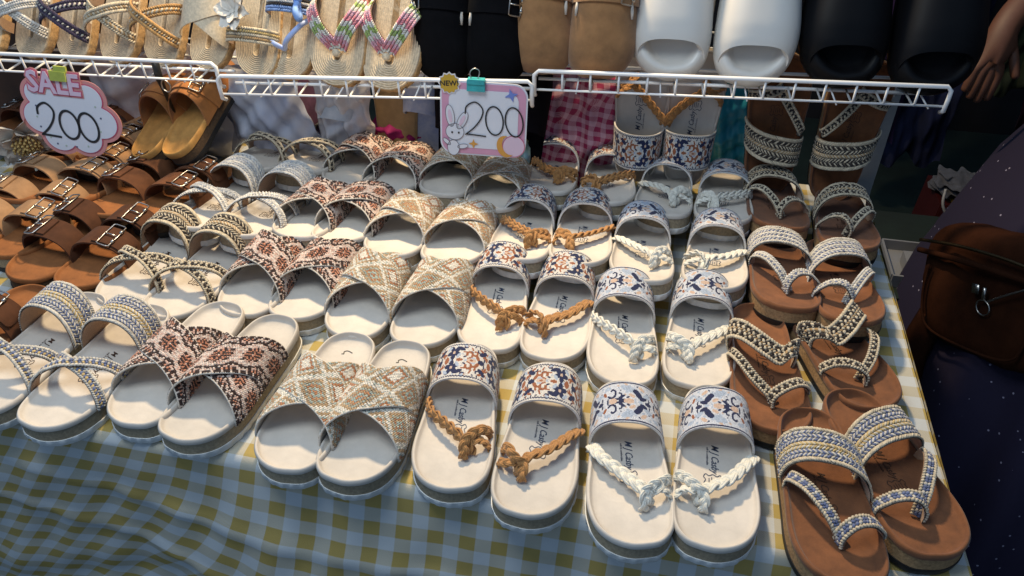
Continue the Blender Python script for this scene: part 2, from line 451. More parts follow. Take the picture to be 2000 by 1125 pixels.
# ---- crocheted straps: rows of slanting stitches laid over a base band
def stitches(name, S, nu, rows, width, thick, mir=False, swell=1., lin=(.36, .22, .13), slant=.72, rim=None):
    """S(u, v) -> points for arrays u in 0..1 and v in -.5..5; rows: one colour per row of stitches"""
    k = len(rows); e = 1e-3
    V, Fc, C = [], [], []; n0 = 0
    ang = np.arange(5) / 5 * 2 * PI
    for r, colr in enumerate(rows):
        v = (r + .5) / k - .5
        u = (np.arange(nu) + .5 + (.5 if r % 2 else 0)) / (nu + .5)
        P = S(u, np.full(nu, v)); Tn = S(np.clip(u + e, 0, 1), np.full(nu, v)) - S(np.clip(u - e, 0, 1), np.full(nu, v))
        Bn = S(u, np.full(nu, v + .02)) - S(u, np.full(nu, v - .02))
        Tn /= np.linalg.norm(Tn, axis=1)[:, None]; Bn /= np.linalg.norm(Bn, axis=1)[:, None]
        N = np.cross(Tn, Bn); N /= np.linalg.norm(N, axis=1)[:, None]
        if N[nu // 2][2] < 0: N = -N
        sg = 1 if r % 2 else -1
        D = Tn * math.cos(slant) + Bn * sg * math.sin(slant); E = np.cross(N, D)
        pitch = np.linalg.norm(P[1:] - P[:-1], axis=1).mean(); rp = width / k
        ln = max(pitch, rp) * 1.55; wd = min(pitch, rp) * .52 * swell
        for q in range(nu):
            ct = P[q] + N[q] * thick * rng.uniform(.3, .6)
            ring_ = [ct + D[q] * t * ln + math.cos(a) * E[q] * wd + math.sin(a) * N[q] * wd * .9 for t in (-.24, .24) for a in ang]
            V += [ct - D[q] * ln * .5 - N[q] * wd * .6] + ring_ + [ct + D[q] * ln * .5 - N[q] * wd * .6]
            for a in range(5):
                b = (a + 1) % 5
                Fc += [(n0, n0 + 1 + b, n0 + 1 + a), (n0 + 1 + a, n0 + 1 + b, n0 + 6 + b, n0 + 6 + a), (n0 + 11, n0 + 6 + a, n0 + 6 + b)]
            cc = np.asarray(colr[q % len(colr)] if isinstance(colr, list) else colr) * rng.uniform(.82, 1.12)
            C += [cc] * 15; n0 += 12
    # base band
    gu, gv = max(12, nu // 2), 4
    U, VV = np.meshgrid(np.linspace(0, 1, gu), np.linspace(-.5, .5, gv), indexing='ij')
    P = S(U.ravel(), VV.ravel()).reshape(gu, gv, 3); N = grid_normals(P)
    up = P + N * thick * .1; dn = P - N * thick * .6
    V += up.reshape(-1, 3).tolist() + dn.reshape(-1, 3).tolist(); o = gu * gv
    basec = np.mean([np.asarray(c[0] if isinstance(c, list) else c) for c in rows], axis=0) * .75
    for i in range(gu - 1):
        for j in range(gv - 1):
            a, b, c, d = [n0 + x for x in (i * gv + j, (i + 1) * gv + j, (i + 1) * gv + j + 1, i * gv + j + 1)]
            Fc += [(a, b, c, d), (a + o, d + o, c + o, b + o)]; C += [basec, np.array(lin)]
    if rim:
        for ve in (-.5, .5):
            uu = np.linspace(0, 1, 40); RV, RF = tube(S(uu, np.full(40, ve)) + np.array([0, 0, thick * .2]), .0013, 5)
            n1 = len(V); V += RV.tolist(); Fc += [tuple(a + n1 for a in f_) for f_ in RF]; C += [np.array(rim)] * len(RF)
    return make_mesh(name, np.array(V), Fc, YARN, mirror=mir, cols=C)

CR = (.58, .49, .35); BK = (.030, .020, .016); BL = (.13, .16, .28); YL = (.55, .40, .17); GW = (.58, .54, .47); WH = (.66, .63, .58); GR = (.36, .38, .43); TN = (.42, .27, .13)
ROWS = {'black': dict(w=[CR, [BK, BK, CR], [CR, BK], [TN, CR], [BK, CR], [BK, CR, BK], CR], t=[CR, [BK, CR, BK], [CR, BK], CR]),
        'blue': dict(w=[GW, [BL, GW], [GW, BL], [BL, GW, GW], [YL, GW], [GW, YL], [BL, GW], [GW, BL], [GW, GW, BL], GW], t=[GW, [BL, YL], [GW, BL], GW]),
        'bluebrown': dict(w=[CR, [BL, GW], [GW, BL], [YL, GW], [CR, YL], [GW, BL], [BL, GW], [GW, BL, GW], CR], t=[CR, [BL, GW, BL], [BL, BL, GW], CR]),
        'white': dict(w=[WH, [GR, WH], WH, [WH, GR], [GR, WH], WH, [WH, WH, GR], WH], t=[WH, [GR, WH], WH, WH]),
        'cream': dict(w=[CR, [BK, CR, BK], YL, [CR, BK], CR], t=[CR, [BK, CR, BK], CR]),
        'grey': dict(w=[GW, [WH, BL], [GW, WH], [BL, GW], [GW, WH], [WH, BL], GW, GW], t=[GW, [BL, GW], [GW, WH], WH])}

def S_strap(yl, ym, wd, hs=1., bow=0., wm=None):
    def S(u, v):
        e = u * u * (3 - 2 * u) * .5 + u * .5
        return last(u, yl + (ym - yl) * e + v * (wd + ((wm or wd) - wd) * u) + bow * np.sin(PI * u), hs)
    return S
def S_path(P, wd, across):
    """flat band along a free path; across = direction of its width"""
    Q = resample(catmull(P, 80), 80); tt = np.linspace(0, 1, 80); ac = np.asarray(across, float)
    if ac.ndim == 1: ac = np.stack([ac, ac])
    ta = np.linspace(0, 1, len(ac))
    def S(u, v):
        c = np.stack([np.interp(u, tt, Q[:, k]) for k in range(3)], -1)
        a = np.stack([np.interp(u, ta, ac[:, k]) for k in range(3)], -1); a = a / np.linalg.norm(a, axis=-1)[..., None]
        return c + a * (np.asarray(v)[..., None] * wd)
    return S

# ---- round braided cords
def braid(b, P, R, flat=.75):
    P = np.asarray(P, float); ln = np.linalg.norm(np.diff(catmull(P, 60), axis=0), axis=1).sum()
    n = max(16, int(ln / .0021)); Q = resample(catmull(P, 200), n); Tn, N, Bn = frames(Q)
    s = np.linspace(0, ln, n); pitch = R * 5.4
    # three flat strands of three yarns each, plaited
    for k in range(3):
        ph = 2 * PI * s / pitch + 2 * PI * k / 3
        slope = R * .60 * np.cos(ph) * 2 * PI / pitch; den = np.sqrt(1 + slope ** 2)
        c = Q + Bn * (R * .60 * np.sin(ph))[:, None] + N * (R * .34 * np.sin(2 * ph))[:, None]
        side = (Bn - Tn * slope[:, None]) / den[:, None]
        for q in (-1, 0, 1):
            b.tube(c + side * (R * .30 * q) + N * (R * (.10 if q == 0 else .0)), R * .235, 5)
    b.tube(Q, R * .45, 6)

# ---- logo printed on the footbed
def text_mesh(name, body, size, material, shear=0., offset=0., extrude=.00008):
    c = bpy.data.curves.new(name, 'FONT'); c.body = body; c.size = size; c.shear = shear; c.offset = offset; c.extrude = extrude
    c.align_x = 'CENTER'; c.align_y = 'CENTER'; c.resolution_u = 2
    o = bpy.data.objects.new(name, c); COL.objects.link(o)
    dg = bpy.context.evaluated_depsgraph_get(); me = bpy.data.meshes.new_from_object(o.evaluated_get(dg))
    bpy.data.objects.remove(o); me.name = name; me.materials.clear(); me.materials.append(material)
    return me
def mesh_arrays(me):
    V = np.zeros(len(me.vertices) * 3); me.vertices.foreach_get('co', V)
    return V.reshape(-1, 3), [tuple(p.vertices) for p in me.polygons]
def ribbon(b, P, wd, z, closed=False, h=.00012):
    """flat ink stroke"""
    P = np.asarray(P, float); n = len(P)
    t = (np.roll(P, -1, 0) - np.roll(P, 1, 0)) if closed else np.gradient(P, axis=0)
    t /= np.linalg.norm(t, axis=1)[:, None] + 1e-12; nn = np.stack([-t[:, 1], t[:, 0]], 1)
    wd = np.broadcast_to(np.asarray(wd, float), (n,))[:, None] / 2
    V = np.concatenate([np.c_[P + nn * wd, np.full(n, z)], np.c_[P - nn * wd, np.full(n, z)]])
    Fc = [(i, (i + 1) % n, n + (i + 1) % n, n + i) for i in range(n if closed else n - 1)]
    b.add(V, [tuple(reversed(f)) for f in Fc])

def logo_mesh(ink):
    b = B()
    V, Fc = mesh_arrays(text_mesh('logo', 'M J Casby', .0115, ink, .35, .00005))
    V[:, 0] *= .86
    R = np.array([[0, 1, 0], [-1, 0, 0], [0, 0, 1.]])          # reads from heel to toe
    b.add(V @ R.T + np.array([.001, .118, FOOTZ + .0002]), Fc)
    V, Fc = mesh_arrays(text_mesh('small', 'soft & comfortable', .0034, ink, 0, 0))
    b.add(V @ R.T + np.array([-.0068, .121, FOOTZ + .0002]), Fc)
    hide = catmull([(.009, .011), (.005, .0085), (0, .011), (-.005, .0085), (-.009, .011), (-.0115, .006), (-.009, .002), (-.011, -.004), (-.0085, -.008), (-.004, -.0065), (0, -.009), (.004, -.0065), (.0085, -.008), (.011, -.004), (.009, .002), (.0115, .006)], 64, True)
    ribbon(b, hide * .85 + np.array([-.001, .0865]), .0009, FOOTZ + .0002, True)
    for k in range(4):
        x = -.005 + k * .0028
        ribbon(b, np.array([(x, .092), (x, .082)]) if k % 2 else np.array([(x, .0905), (x, .0835)]), .0009, FOOTZ + .0002)
    return b.mesh('logo', ink, smooth=False)
def heel_print():
    b = B(); ribbon(b, catmull([(.004, .196), (-.003, .1985), (-.007, .196), (-.006, .192)], 16), .0012, FOOTZ + .0003); ribbon(b, [(-.006, .192), (-.009, .1915)], .0012, FOOTZ + .0003)
    return b.mesh('heel_print', INK, smooth=False)
HEEL = heel_print()
LOGO = logo_mesh(NAVY_INK); LOGO_DARK = logo_mesh(mat('dark_stamp', (.05, .022, .012), .7, 0, 10, 0))

# ---- prototypes: list of (part name, mesh, [(sub-part name, mesh)])
def with_logo(parts, logo): return [(n, m, [('logo', logo)] if n == 'footbed' and logo else []) for n, m in parts]
PROTO = {}
def proto_cross(kind, mir, green=1., var=0):
    jr = random.Random(var * 7 + (3 if mir else 0)); jt = lambda q: jr.uniform(-q, q)
    P = [(n, m, [('heel_print', HEEL)] if n == 'footbed' and kind == 'beige' else []) for n, m in sole_parts(CREAM, CORKTAUPE, OUTWHITE, mir)]
    nu, nv = (64, 27) if kind == 'pink' else (64, 28)
    f = (lambda a, b: pat_pink(a, b)) if kind == 'pink' else (lambda a, b: pat_beige(a, b, green))
    for k, (yl, ym, lift) in enumerate(((.072, .132, .0), (.132, .072, .0045))):
        S0 = S_strap(yl + jt(.003), ym + jt(.003), .060, .90 + jt(.06), jt(.003))
        S = (lambda u, v, S0=S0, lift=lift: S0(u, v) + np.stack([0 * u, 0 * u, lift * np.sin(PI * np.clip(u, 0, 1)) ** .5], -1))
        C = f(nu, nv)
        P.append(('strap', stitches('strap', S, nu, [[C[a, b] for a in range(nu)] for b in range(nv)], .062, .0016, mir, 1.25, (.50, .45, .38), slant=.35, rim=(.60, .54, .46)), []))
    return P
def proto_floral(kind, mir, var=0):
    jr = random.Random(var * 11 + (5 if mir else 0) + (2 if kind == 'tan' else 0))
    jit = lambda pts: [p if q in (0, len(pts) - 1) else (p[0] + jr.uniform(-.002, .002), p[1] + jr.uniform(-.003, .003), p[2] + jr.uniform(-.0025, .0025)) for q, p in enumerate(pts)]
    P = with_logo(sole_parts(CREAM, CORKTAUPE, OUTWHITE, mir), LOGO)
    nu, nv = 176, 59
    G = strap_grid(nu, nv, .156, .152, .058, hs=.87 + jr.uniform(-.05, .07), bow=.004 + jr.uniform(-.004, .004))
    P.append(('instep_strap', sheet('instep_strap', G, .0024, JACQ, mir, pat_floral(nu - 1, nv - 1, .86, kind), (.55, .51, .45), (.62, .60, .57), 0., .00014), []))
    m = TANROPE if kind == 'tan' else WHITEROPE
    b = B(); braid(b, jit([(-.0405, .124, .024), (-.0395, .118, .033), (-.031, .102, .039), (-.011, .080, .0405), (.008, .064, .040), (.0165, .055, .035), (.0175, .051, .027)]), .0069)
    P.append(('thong_cord', b.mesh('thong_cord', m, mirror=mir), []))
    b = B(); braid(b, jit([(.0385, .080, .024), (.0380, .077, .034), (.031, .069, .0425), (.021, .061, .0455), (.013, .052, .041), (.0115, .046, .034), (.012, .043, .027)]), .0056)
    P.append(('toe_cord', b.mesh('toe_cord', m, mirror=mir), []))
    b = B(); braid(b, jit([(.0400, .059, .024), (.0388, .0585, .032), (.032, .0575, .038), (.021, .057, .040)]), .0046)
    P.append(('side_cord', b.mesh('side_cord', m, mirror=mir), []))
    return P
def proto_crochet(kind, mir, inst=.160, hs=1.08):
    P = with_logo(sole_parts(CREAM, CORKTAUPE, OUTWHITE, mir), LOGO_DARK)
    R = ROWS[kind]
    P.append(('instep_strap', stitches('instep_strap', S_strap(inst - .002, inst - .008, .050, hs, .008), 58, R['w'], .050, .0022, mir), []))
    P.append(('toe_strap', stitches('toe_strap', S_strap(.052, .098, .0145, .84), 42, R['t'], .0145, .0024, mir), []))
    Sx = S_strap(.100, .050, .0145, .86)
    S2 = lambda u, v: Sx(u, v) + np.stack([0 * u, 0 * u, .004 * np.sin(PI * u) ** 2], -1)
    P.append(('toe_strap', stitches('toe_strap', S2, 42, R['t'], .0145, .0024, mir), []))
    return P
def proto_brown(kind, mir, style=0):
    P = with_logo(sole_parts(TANBED, CORKLIGHT, BLACKSOLE, mir, serr=False), LOGO_DARK)
    R = ROWS[kind]
    if style == 0:          # instep band, side strap, loop for the big toe
        P.append(('instep_strap', stitches('instep_strap', S_strap(.146, .120, .044, .92, .004), 54, R['w'], .044, .0024, mir), []))
        P.append(('side_strap', stitches('side_strap', S_path([(-.0385, .118, .026), (-.038, .112, .044), (-.026, .090, .054), (-.010, .066, .047), (.000, .053, .033), (.003, .049, .025)], .0135, [(.5, .75, .3), (.75, .6, .1)]), 34, R['t'], .0135, .0024, mir), []))
        P.append(('toe_loop', stitches('toe_loop', S_path([(-.001, .047, .025), (-.001, .048, .040), (.010, .052, .0535), (.026, .057, .051), (.040, .061, .036), (.0425, .062, .025)], .0145, (-.35, 1, 0)), 24, R['t'], .0145, .0024, mir), []))
    else:                   # limp straps that have slid to the side
        P.append(('instep_strap', stitches('instep_strap', S_path([(-.037, .150, .026), (-.042, .147, .050), (-.030, .132, .062), (-.006, .112, .058), (.014, .104, .050), (.026, .110, .056), (.037, .124, .046), (.036, .126, .026)], .030, (.25, 1, .25)), 44, R['w'], .030, .0026, mir), []))
        P.append(('side_strap', stitches('side_strap', S_path([(-.040, .120, .026), (-.043, .114, .042), (-.036, .092, .050), (-.020, .068, .043), (-.004, .054, .034), (.002, .050, .025)], .0125, [(.6, .7, .3), (.75, .6, .1)]), 34, R['t'], .0125, .0024, mir), []))
        P.append(('toe_loop', stitches('toe_loop', S_path([(-.002, .044, .025), (-.002, .046, .039), (.012, .051, .050), (.028, .060, .049), (.0405, .068, .036), (.0415, .070, .025)], .014, (-.35, 1, 0)), 24, R['t'], .014, .0024, mir), []))
    return P
def buckle(Sfn, u, wd, mir, rot=0.):
    e = .01
    c = Sfn(np.array([u]), np.array([0.]))[0]; t = (Sfn(np.array([u + e]), np.array([0.])) - Sfn(np.array([u - e]), np.array([0.])))[0]
    bb = (Sfn(np.array([u]), np.array([.2])) - Sfn(np.array([u]), np.array([-.2])))[0]
    t /= np.linalg.norm(t); bb -= t * (bb @ t); bb /= np.linalg.norm(bb); n = np.cross(t, bb); n = n if n[2] > 0 else -n
    b = B(); a, d = .0092, wd * .53
    q = np.array([(-a, -d), (-a * .6, -d * 1.06), (a * .6, -d * 1.06), (a, -d), (a * 1.05, 0), (a, d), (a * .6, d * 1.06), (-a * .6, d * 1.06), (-a, d), (-a * 1.05, 0)])
    b.tube([c + n * .0042 + t * x + bb * y for x, y in q], .0011, 6, True)
    b.tube([c + n * .0050 + t * -a, c + n * .0058, c + n * .0050 + t * a], .0011, 6)
    for y in (-d * .5, d * .5): b.tube([c + n * .0046 + t * -a + bb * (y - .003), c + n * .0046 + t * -a + bb * (y + .003)], .0024, 8)
    return b.mesh('buckle', STEEL, mirror=mir)
def proto_buckle(kind, mir):
    lea, bed, cork = {'dark': (DARKLEATHER, ORANGEBED, DARKSOLE), 'mid': (MIDLEATHER, ORANGEBED, DARKSOLE), 'tan': (TANLEATHER, ORANGEBED, CORKTAUPE)}[kind]
    P = with_logo(sole_parts(bed, cork, BLACKSOLE, mir, serr=False), None)
    edge = {'dark': (.2, .1, .05)}.get(kind, (.3, .18, .09))
    for yc, wd in ((.082, .040), (.138, .038)):
        G = strap_grid(34, 9, yc + .004, yc - .003, wd, hs=.95)
        st = sheet('strap', G, .0026, lea, mir)
        S = S_strap(yc + .004, yc - .003, wd, .95)
        # loose end of the strap lying over it through the buckle
        G2 = strap_grid(14, 7, yc + .004, yc - .003, wd * .8, hs=.95)
        s = np.linspace(.10, .52, 16)[:, None]; v = np.linspace(-.5, .5, 7)[None]
        tip = np.clip((s - .10) / .05, 0, 1) ** .5
        e = s * s * (3 - 2 * s) * .5 + s * .5
        Pn = last(np.broadcast_to(s, (16, 7)), yc + .004 - .007 * e + v * wd * .84 * tip, .95)
        end = sheet('strap_end', Pn, .0022, lea, mir, lift=.0028)
        P.append(('strap', st, [('strap_end', end), ('buckle', buckle(S, .40, wd, mir))]))
    return P

def get(kind, *a):
    key = (kind,) + a
    if key not in PROTO:
        PROTO[key] = {'cross': proto_cross, 'floral': proto_floral, 'crochet': proto_crochet, 'brown': proto_brown, 'buckle': proto_buckle, 'straw': lambda *q: proto_straw(*q),
                      'slide': lambda *q: proto_slide(*q), 'clog': lambda *q: proto_clog(*q), 'slipper': lambda *q: proto_slipper(*q)}[kind](*a)
    return PROTO[key]
def place(proto, M, name, label, cat, group=None):
    root = ob(name, None); root.empty_display_size = .03; root.matrix_world = M
    tag(root, label, cat, group)
    for pn, me, subs in proto:
        p = ob(pn, me, root)
        for sn, sm in subs: ob(sn, sm, p)
    return root
def lay(x, y, z, yaw=0., heel=0., roll=0., s=1.):
    """toe tip at (x, y, T+z), heel end at height T+heel"""
    pit = -math.asin(max(-1, min(1, (z - heel) / L)))
    return Matrix.Translation((x, y - .005, T + z + .003)) @ Matrix.Rotation(math.radians(yaw), 4, 'Z') @ Matrix.Rotation(pit, 4, 'X') @ Matrix.Rotation(math.radians(roll), 4, 'Y') @ Matrix.Scale(s, 4)
def frame(o, toe, nrm, s=1.):
    y = -Vector(toe).normalized(); z = Vector(nrm); z = (z - y * z.dot(y)).normalized(); x = y.cross(z)
    M = Matrix((x, y, z)).transposed().to_4x4(); M.translation = Vector(o)
    return M @ Matrix.Scale(s, 4)

# ------------------------------------------------------------------ setting: ground, table, cloth
FLOOR = mat('worn_green_floor', (.010, .020, .015), .8, .5, 3, .2, 60)
b = B(); b.box((0, 1.2, -.02), (9, 9, .04)); tag(ob('ground', b.mesh('ground', FLOOR, smooth=False)), kind='structure')
DARKWALL = mat('dark_fabric_backdrop', (.012, .011, .013), .9, .5, 4, .1)
b = B(); b.box((-.2, 3.3, 1.1), (7, .04, 2.2)); tag(ob('back_wall', b.mesh('back_wall', DARKWALL, smooth=False)), kind='structure')

b = B(); b.box((1.75, .9, 1.1), (.04, 4.8, 2.2)); tag(ob('side_light_blocker', b.mesh('side_light_blocker', DARKWALL, smooth=False)), kind='structure')  # added dark panel, mostly out of view, cuts ambient light from the right
XR, XL_, YF, YB = .352, -1.35, .520, 1.30
WOOD = mat('table_wood', (.10, .06, .03), .6, .3, 8, .1)
tb = ob('display_table', None); tb.location = ((XL_ + XR) / 2, (YF + YB) / 2, 0)
tag(tb, 'long display table hidden under the yellow gingham cloth', 'table')
b = B(); b.box((0, 0, T - .020), (XR - XL_ - .03, YB - YF - .03, .03)); ob('table_top', b.mesh('table_top', WOOD, smooth=False), tb)
for sx in (-1, 1):
    for sy in (-1, 1):
        b = B(); b.box((sx * .75, sy * .32, (T - .036) / 2), (.04, .04, T - .036)); ob('leg', b.mesh('leg', WOOD, smooth=False), tb)

def cloth():
    xs = np.linspace(XL_, XR, 230); D = .62
    tt = np.r_[np.linspace(0, YB - YF - .012, 40), np.linspace(YB - YF - .008, YB - YF + .02, 8), np.linspace(YB - YF + .03, YB - YF + D, 70)]
    def prof(x, t):
        d = t - (YB - YF)
        if d <= -.01: return YB - t, 0.
        k = 1 / (1 + math.exp(-(x + .50) / .05))
        out = .02 + .26 * k                                     # how far the hanging cloth stands out
        a = math.atan2(1, out); r = .014
        if d < .012:
            f = (d + .01) / .022
            return YF + .01 - .022 * f * (1 - .3 * f), -.010 * f * f
        e = d - .012
        y = YF + .01 - .0154 - e * math.cos(a); z = -.010 - e * math.sin(a)
        g = min(1, e / .12)
        # folds and creases of the hanging part
        q = .006 * math.sin(x * 15 + e * 4) + .002 * math.sin(x * 43 - e * 8 + 1) + .0015 * math.sin(x * 90 + e * 45)
        diag = (1 - k) * (.005 * abs(math.sin((x * .40 + e * 1.0) * 24)) + .0015 * math.sin((x * .4 + e * 1.2) * 60 + 1.))
        cre = .009 * math.exp(-abs(e - .085 - .012 * math.sin(x * 9) - (x + .5) * .10) / .008) + .007 * math.exp(-abs(e - .19 - (x + .5) * .22) / .007) + .006 * math.exp(-abs(e - .15 + (x + .1) * .5) / .006)
        q = (q + diag + cre) * g
        return y - q * math.sin(a), z + q * math.cos(a)
    V = []; UV = []
    for t in tt:
        for x in xs:
            y, z = prof(x, t)
            d = max(0, t - (YB - YF)); k = 1 / (1 + math.exp(-(x + .50) / .07))
            zz = z + (.0012 * math.sin(x * 31 + y * 17) + .0008 * math.sin(x * 11 - y * 43) if d == 0 else 0)
            V.append((x, y, T + zz + .0015)); UV.append((x + (1 - k) * d * .75 + .003 * math.sin(d * 18 + x * 7) , t + (1 - k) * .10 * d))
    n = len(xs); m = len(tt)
    Fc = [(i * n + j, (i + 1) * n + j, (i + 1) * n + j + 1, i * n + j + 1) for i in range(m - 1) for j in range(n - 1)]
    # the side that hangs down on the right
    base = len(V); rows, cols_ = 30, 50
    for i in range(rows):
        d = .58 * i / (rows - 1)
        yf, zf = prof(XR, YB - YF + d)
        for j in range(cols_):
            f = j / (cols_ - 1); y = YB + (yf - YB) * f
            V.append((XR + (.004 + .05 * d + .010 * math.sin(y * 30 + d * 5) * min(1, d * 6)) * (1 - f ** 8 * 1.0), y, T + .0015 + min(0, zf)))
            UV.append((XR + d, YB - y))
    Fc += [(base + i * cols_ + j, base + i * cols_ + j + 1, base + (i + 1) * cols_ + j + 1, base + (i + 1) * cols_ + j) for i in range(rows - 1) for j in range(cols_ - 1)]
    me = make_mesh('tablecloth', V, Fc, mat_gingham('yellow_gingham', (.50, .52, .52), (.38, .275, .075), .0185), uv=UV)
    return tag(ob('tablecloth', me), 'yellow and white gingham cloth covering the table and hanging down its front', 'tablecloth')
cloth()

# ------------------------------------------------------------------ sandals on the table
ROWN = {1: 'front row', 2: 'second row', 3: 'third row', 4: 'back row'}
SIDE = {0: 'left', 1: 'right'}
def pair(kind, args, rows, desc, noun, cat, group):
    """rows: (row, (xA, yA, yawA), (xB, yB, yawB), z, heel)"""
    for row, A, Bq, z, heel in rows:
        for sd, (x, y, yaw) in ((0, A), (1, Bq)):
            a = args(row) if callable(args) else args
            y += {1: 0, 2: -.010, 3: -.009, 4: -.004}[row]
            M = lay(x, y, z, yaw + random.uniform(-.8, .8), heel, random.uniform(-.7, .7))
            place(get(kind, a[0], bool(sd), *a[1:]), M, noun, f'{desc(row)}, {SIDE[sd]} one of the {ROWN[row]} pair', cat, group)

Z3, H3 = .037, .003
pair('cross', lambda r: ('pink', 1., r % 2), [(1, (-.562, .520, -4), (-.488, .510, -7), 0.002, 0.002), (2, (-.532, .737, -2), (-.459, .744, -3), .002, .002),
     (3, (-.514, .874, -2), (-.450, .875, -2), Z3, H3), (4, (-.503, 1.030, -2), (-.429, 1.017, -2), Z3, H3)],
     lambda r: 'pink and black patterned cross strap sandal', 'cross_strap_sandal', 'sandal', 'pink and black cross strap sandals')
pair('cross', lambda r: ('beige', 1. if r < 3 else .35, r), [(1, (-.362, .495, -2), (-.286, .494, -1), .002, .002), (2, (-.370, .725, -2), (-.278, .727, -1), .002, .002),
     (3, (-.364, .859, -1), (-.276, .857, 0), Z3, H3), (4, (-.334, 1.029, 0), (-.247, 1.000, 2), Z3, H3)],
     lambda r: 'beige and rust diamond weave cross strap sandal', 'cross_strap_sandal', 'sandal', 'beige diamond weave cross strap sandals')
pair('floral', lambda r: ('tan', r), [(1, (-.176, .507, 7), (-.088, .492, 3), .002, .002), (2, (-.187, .736, 4), (-.106, .736, 1), .002, .002),
     (3, (-.180, .886, 3), (-.096, .893, 2), Z3, H3), (4, (-.172, 1.070, 2), (-.076, 1.057, 3), Z3, H3)],
     lambda r: 'floral sandal with tan braided thong', 'thong_sandal', 'sandal', 'floral sandals with tan thongs')
pair('floral', lambda r: ('white', r), [(1, (.022, .480, 8), (.099, .492, 0), .002, .002), (2, (-.011, .711, 5), (.076, .725, 0), .002, .002),
     (3, (-.004, .872, 4), (.088, .874, -3), Z3, H3), (4, (.012, 1.040, -2), (.100, 1.037, -3), Z3, H3)],
     lambda r: 'pale blue scroll sandal with white braided thong', 'thong_sandal', 'sandal', 'floral sandals with white thongs')
CK = {1: 'blue', 2: 'black', 3: 'white', 4: 'cream'}
CD = {1: 'blue, yellow and white', 2: 'black and cream', 3: 'white and grey', 4: 'cream and dark brown'}
pair('crochet', lambda r: (CK[r],), [(1, (-.748, .500, -3), (-.657, .494, -5), .002, .002), (2, (-.709, .720, -3), (-.631, .711, -5), .002, .002),
     (3, (-.680, .865, -3), (-.591, .861, -4), Z3, H3), (4, (-.668, 1.035, -3), (-.588, 1.035, -4), Z3 + .004, H3)],
     lambda r: f'{CD[r]} crochet sandal with cream sole', 'crochet_sandal', 'sandal', 'crochet strap sandals on cream soles')
BKK = {1: ('bluebrown', 0), 2: ('black', 1), 3: ('grey', 0), 4: ('black', 0)}
BD = {1: 'blue and cream crochet', 2: 'limp black and cream crochet', 3: 'pale grey and blue crochet', 4: 'black and cream crochet'}
pair('brown', lambda r: BKK[r], [(1, (.224, .478, 7), (.318, .530, 20), .002, .002), (2, (.168, .672, 6), (.288, .735, 22), .002, .004),
     (3, (.190, .862, 4), (.268, .850, 3), .030, H3), (4, (.190, 1.040, 3), (.280, 1.005, -2), Z3, H3)],
     lambda r: f'{BD[r]} sandal with brown sole', 'toe_loop_sandal', 'sandal', 'crochet toe loop sandals on brown soles')
# brown buckle sandals at the left end
def bpair(kind, key, A, Bq, z, heel, where):
    d = {'dark': 'dark brown', 'mid': 'reddish brown', 'tan': 'sand coloured'}[kind]
    for sd, (x, y, yaw) in ((0, A), (1, Bq)):
        place(get('buckle', kind, bool(sd)), lay(x, y, z, yaw, heel), 'buckle_sandal', f'{d} buckle sandal, {SIDE[sd]} of the pair {where}', 'sandal', 'buckle sandals at the left')
bpair('dark', 1, (-.925, .500, -4), (-.838, .500, -4), .002, .002, 'nearest the viewer at the left edge')
bpair('dark', 2, (-.872, .735, -5), (-.790, .735, -6), .002, .002, 'beside black and cream crochet sandals')
bpair('mid', 3, (-.838, .872, -5), (-.752, .872, -5), .030, .003, 'beside white and grey crochet sandals')
bpair('tan', 4, (-1.018, .775, -4), (-.940, .780, -5), .002, .002, 'lying lowest of the sand coloured pairs')
bpair('tan', 5, (-.995, .875, -5), (-.918, .882, -5), .034, .003, 'in the middle of the sand coloured pairs')
bpair('tan', 6, (-1.005, .985, -5), (-.920, .980, -5), .050, .006, 'below the cloud shaped price card')
bpair('mid', 8, (-1.185, 1.075, -5), (-1.095, 1.070, -5), .020, .004, 'beside the white cloth flower')
bpair('mid', 7, (-.985, 1.070, -8), (-.898, 1.060, -9), .045, .006, 'behind the sand coloured pairs')

# ------------------------------------------------------------------ pairs standing upright at the back of the table
for sd, x in ((0, -.046), (1, .044)):
    place(get('floral', 'tan', bool(sd)), frame((x, 1.262, T + .246), (.02 if sd else -.02, .14, 1), (0, -1, .14)), 'thong_sandal', f'floral strap sandal standing upright on its heel, {SIDE[sd]} one of its pair', 'sandal', 'upright floral sandals')
for sd, x in ((0, .176), (1, .272)):
    place(get('brown', 'black', bool(sd), 0), frame((x + (.02 if sd else -.012), 1.262, T + .252), (.08 if sd else -.05, .14, 1), (0, -1, .14), 1.03), 'toe_loop_sandal', f'black and cream crochet brown sandal standing upright, {SIDE[sd]} one of its pair', 'sandal', 'upright brown crochet sandals')

# ------------------------------------------------------------------ shoe kinds on the wire shelves
STRAW = mat('woven_straw', (.58, .47, .33), .85, .25, 200, .6, 900)
STRAWPALE = mat('pale_woven_straw', (.62, .51, .36), .85, .22, 200, .6, 900)
ROPEEDGE = mat('jute_rope_edge', (.50, .31, .14), .9, .35, 260, .8, 700)
def straw_sole(mir, bedm):
    res = []
    n = len(OUT); alt = np.where((np.arange(n) // 2) % 2 == 0, .0006, -.0006)
    V, Fc = loft([ring(.05, 0), ring(0, .002, alt), ring(0, .005, alt + .0008), ring(0, .009, -alt + .0002), ring(0, .013, alt + .0008), ring(0, .017, alt), ring(.12, .018)])
    res.append(('rope_sole', make_mesh('rope_sole', V, Fc, ROPEEDGE, mirror=mir), []))
    rings = [ring(0.015, .0165)]
    for k in range(11):
        f = .015 + k * .078
        rings += [ring(f, .0180), ring(f + .02, .0206), ring(f + .055, .0206), ring(f + .074, .0180)]
    V, Fc = loft(rings, False)
    res.append(('footbed', make_mesh('footbed', V, Fc, bedm, mirror=mir), []))
    return res
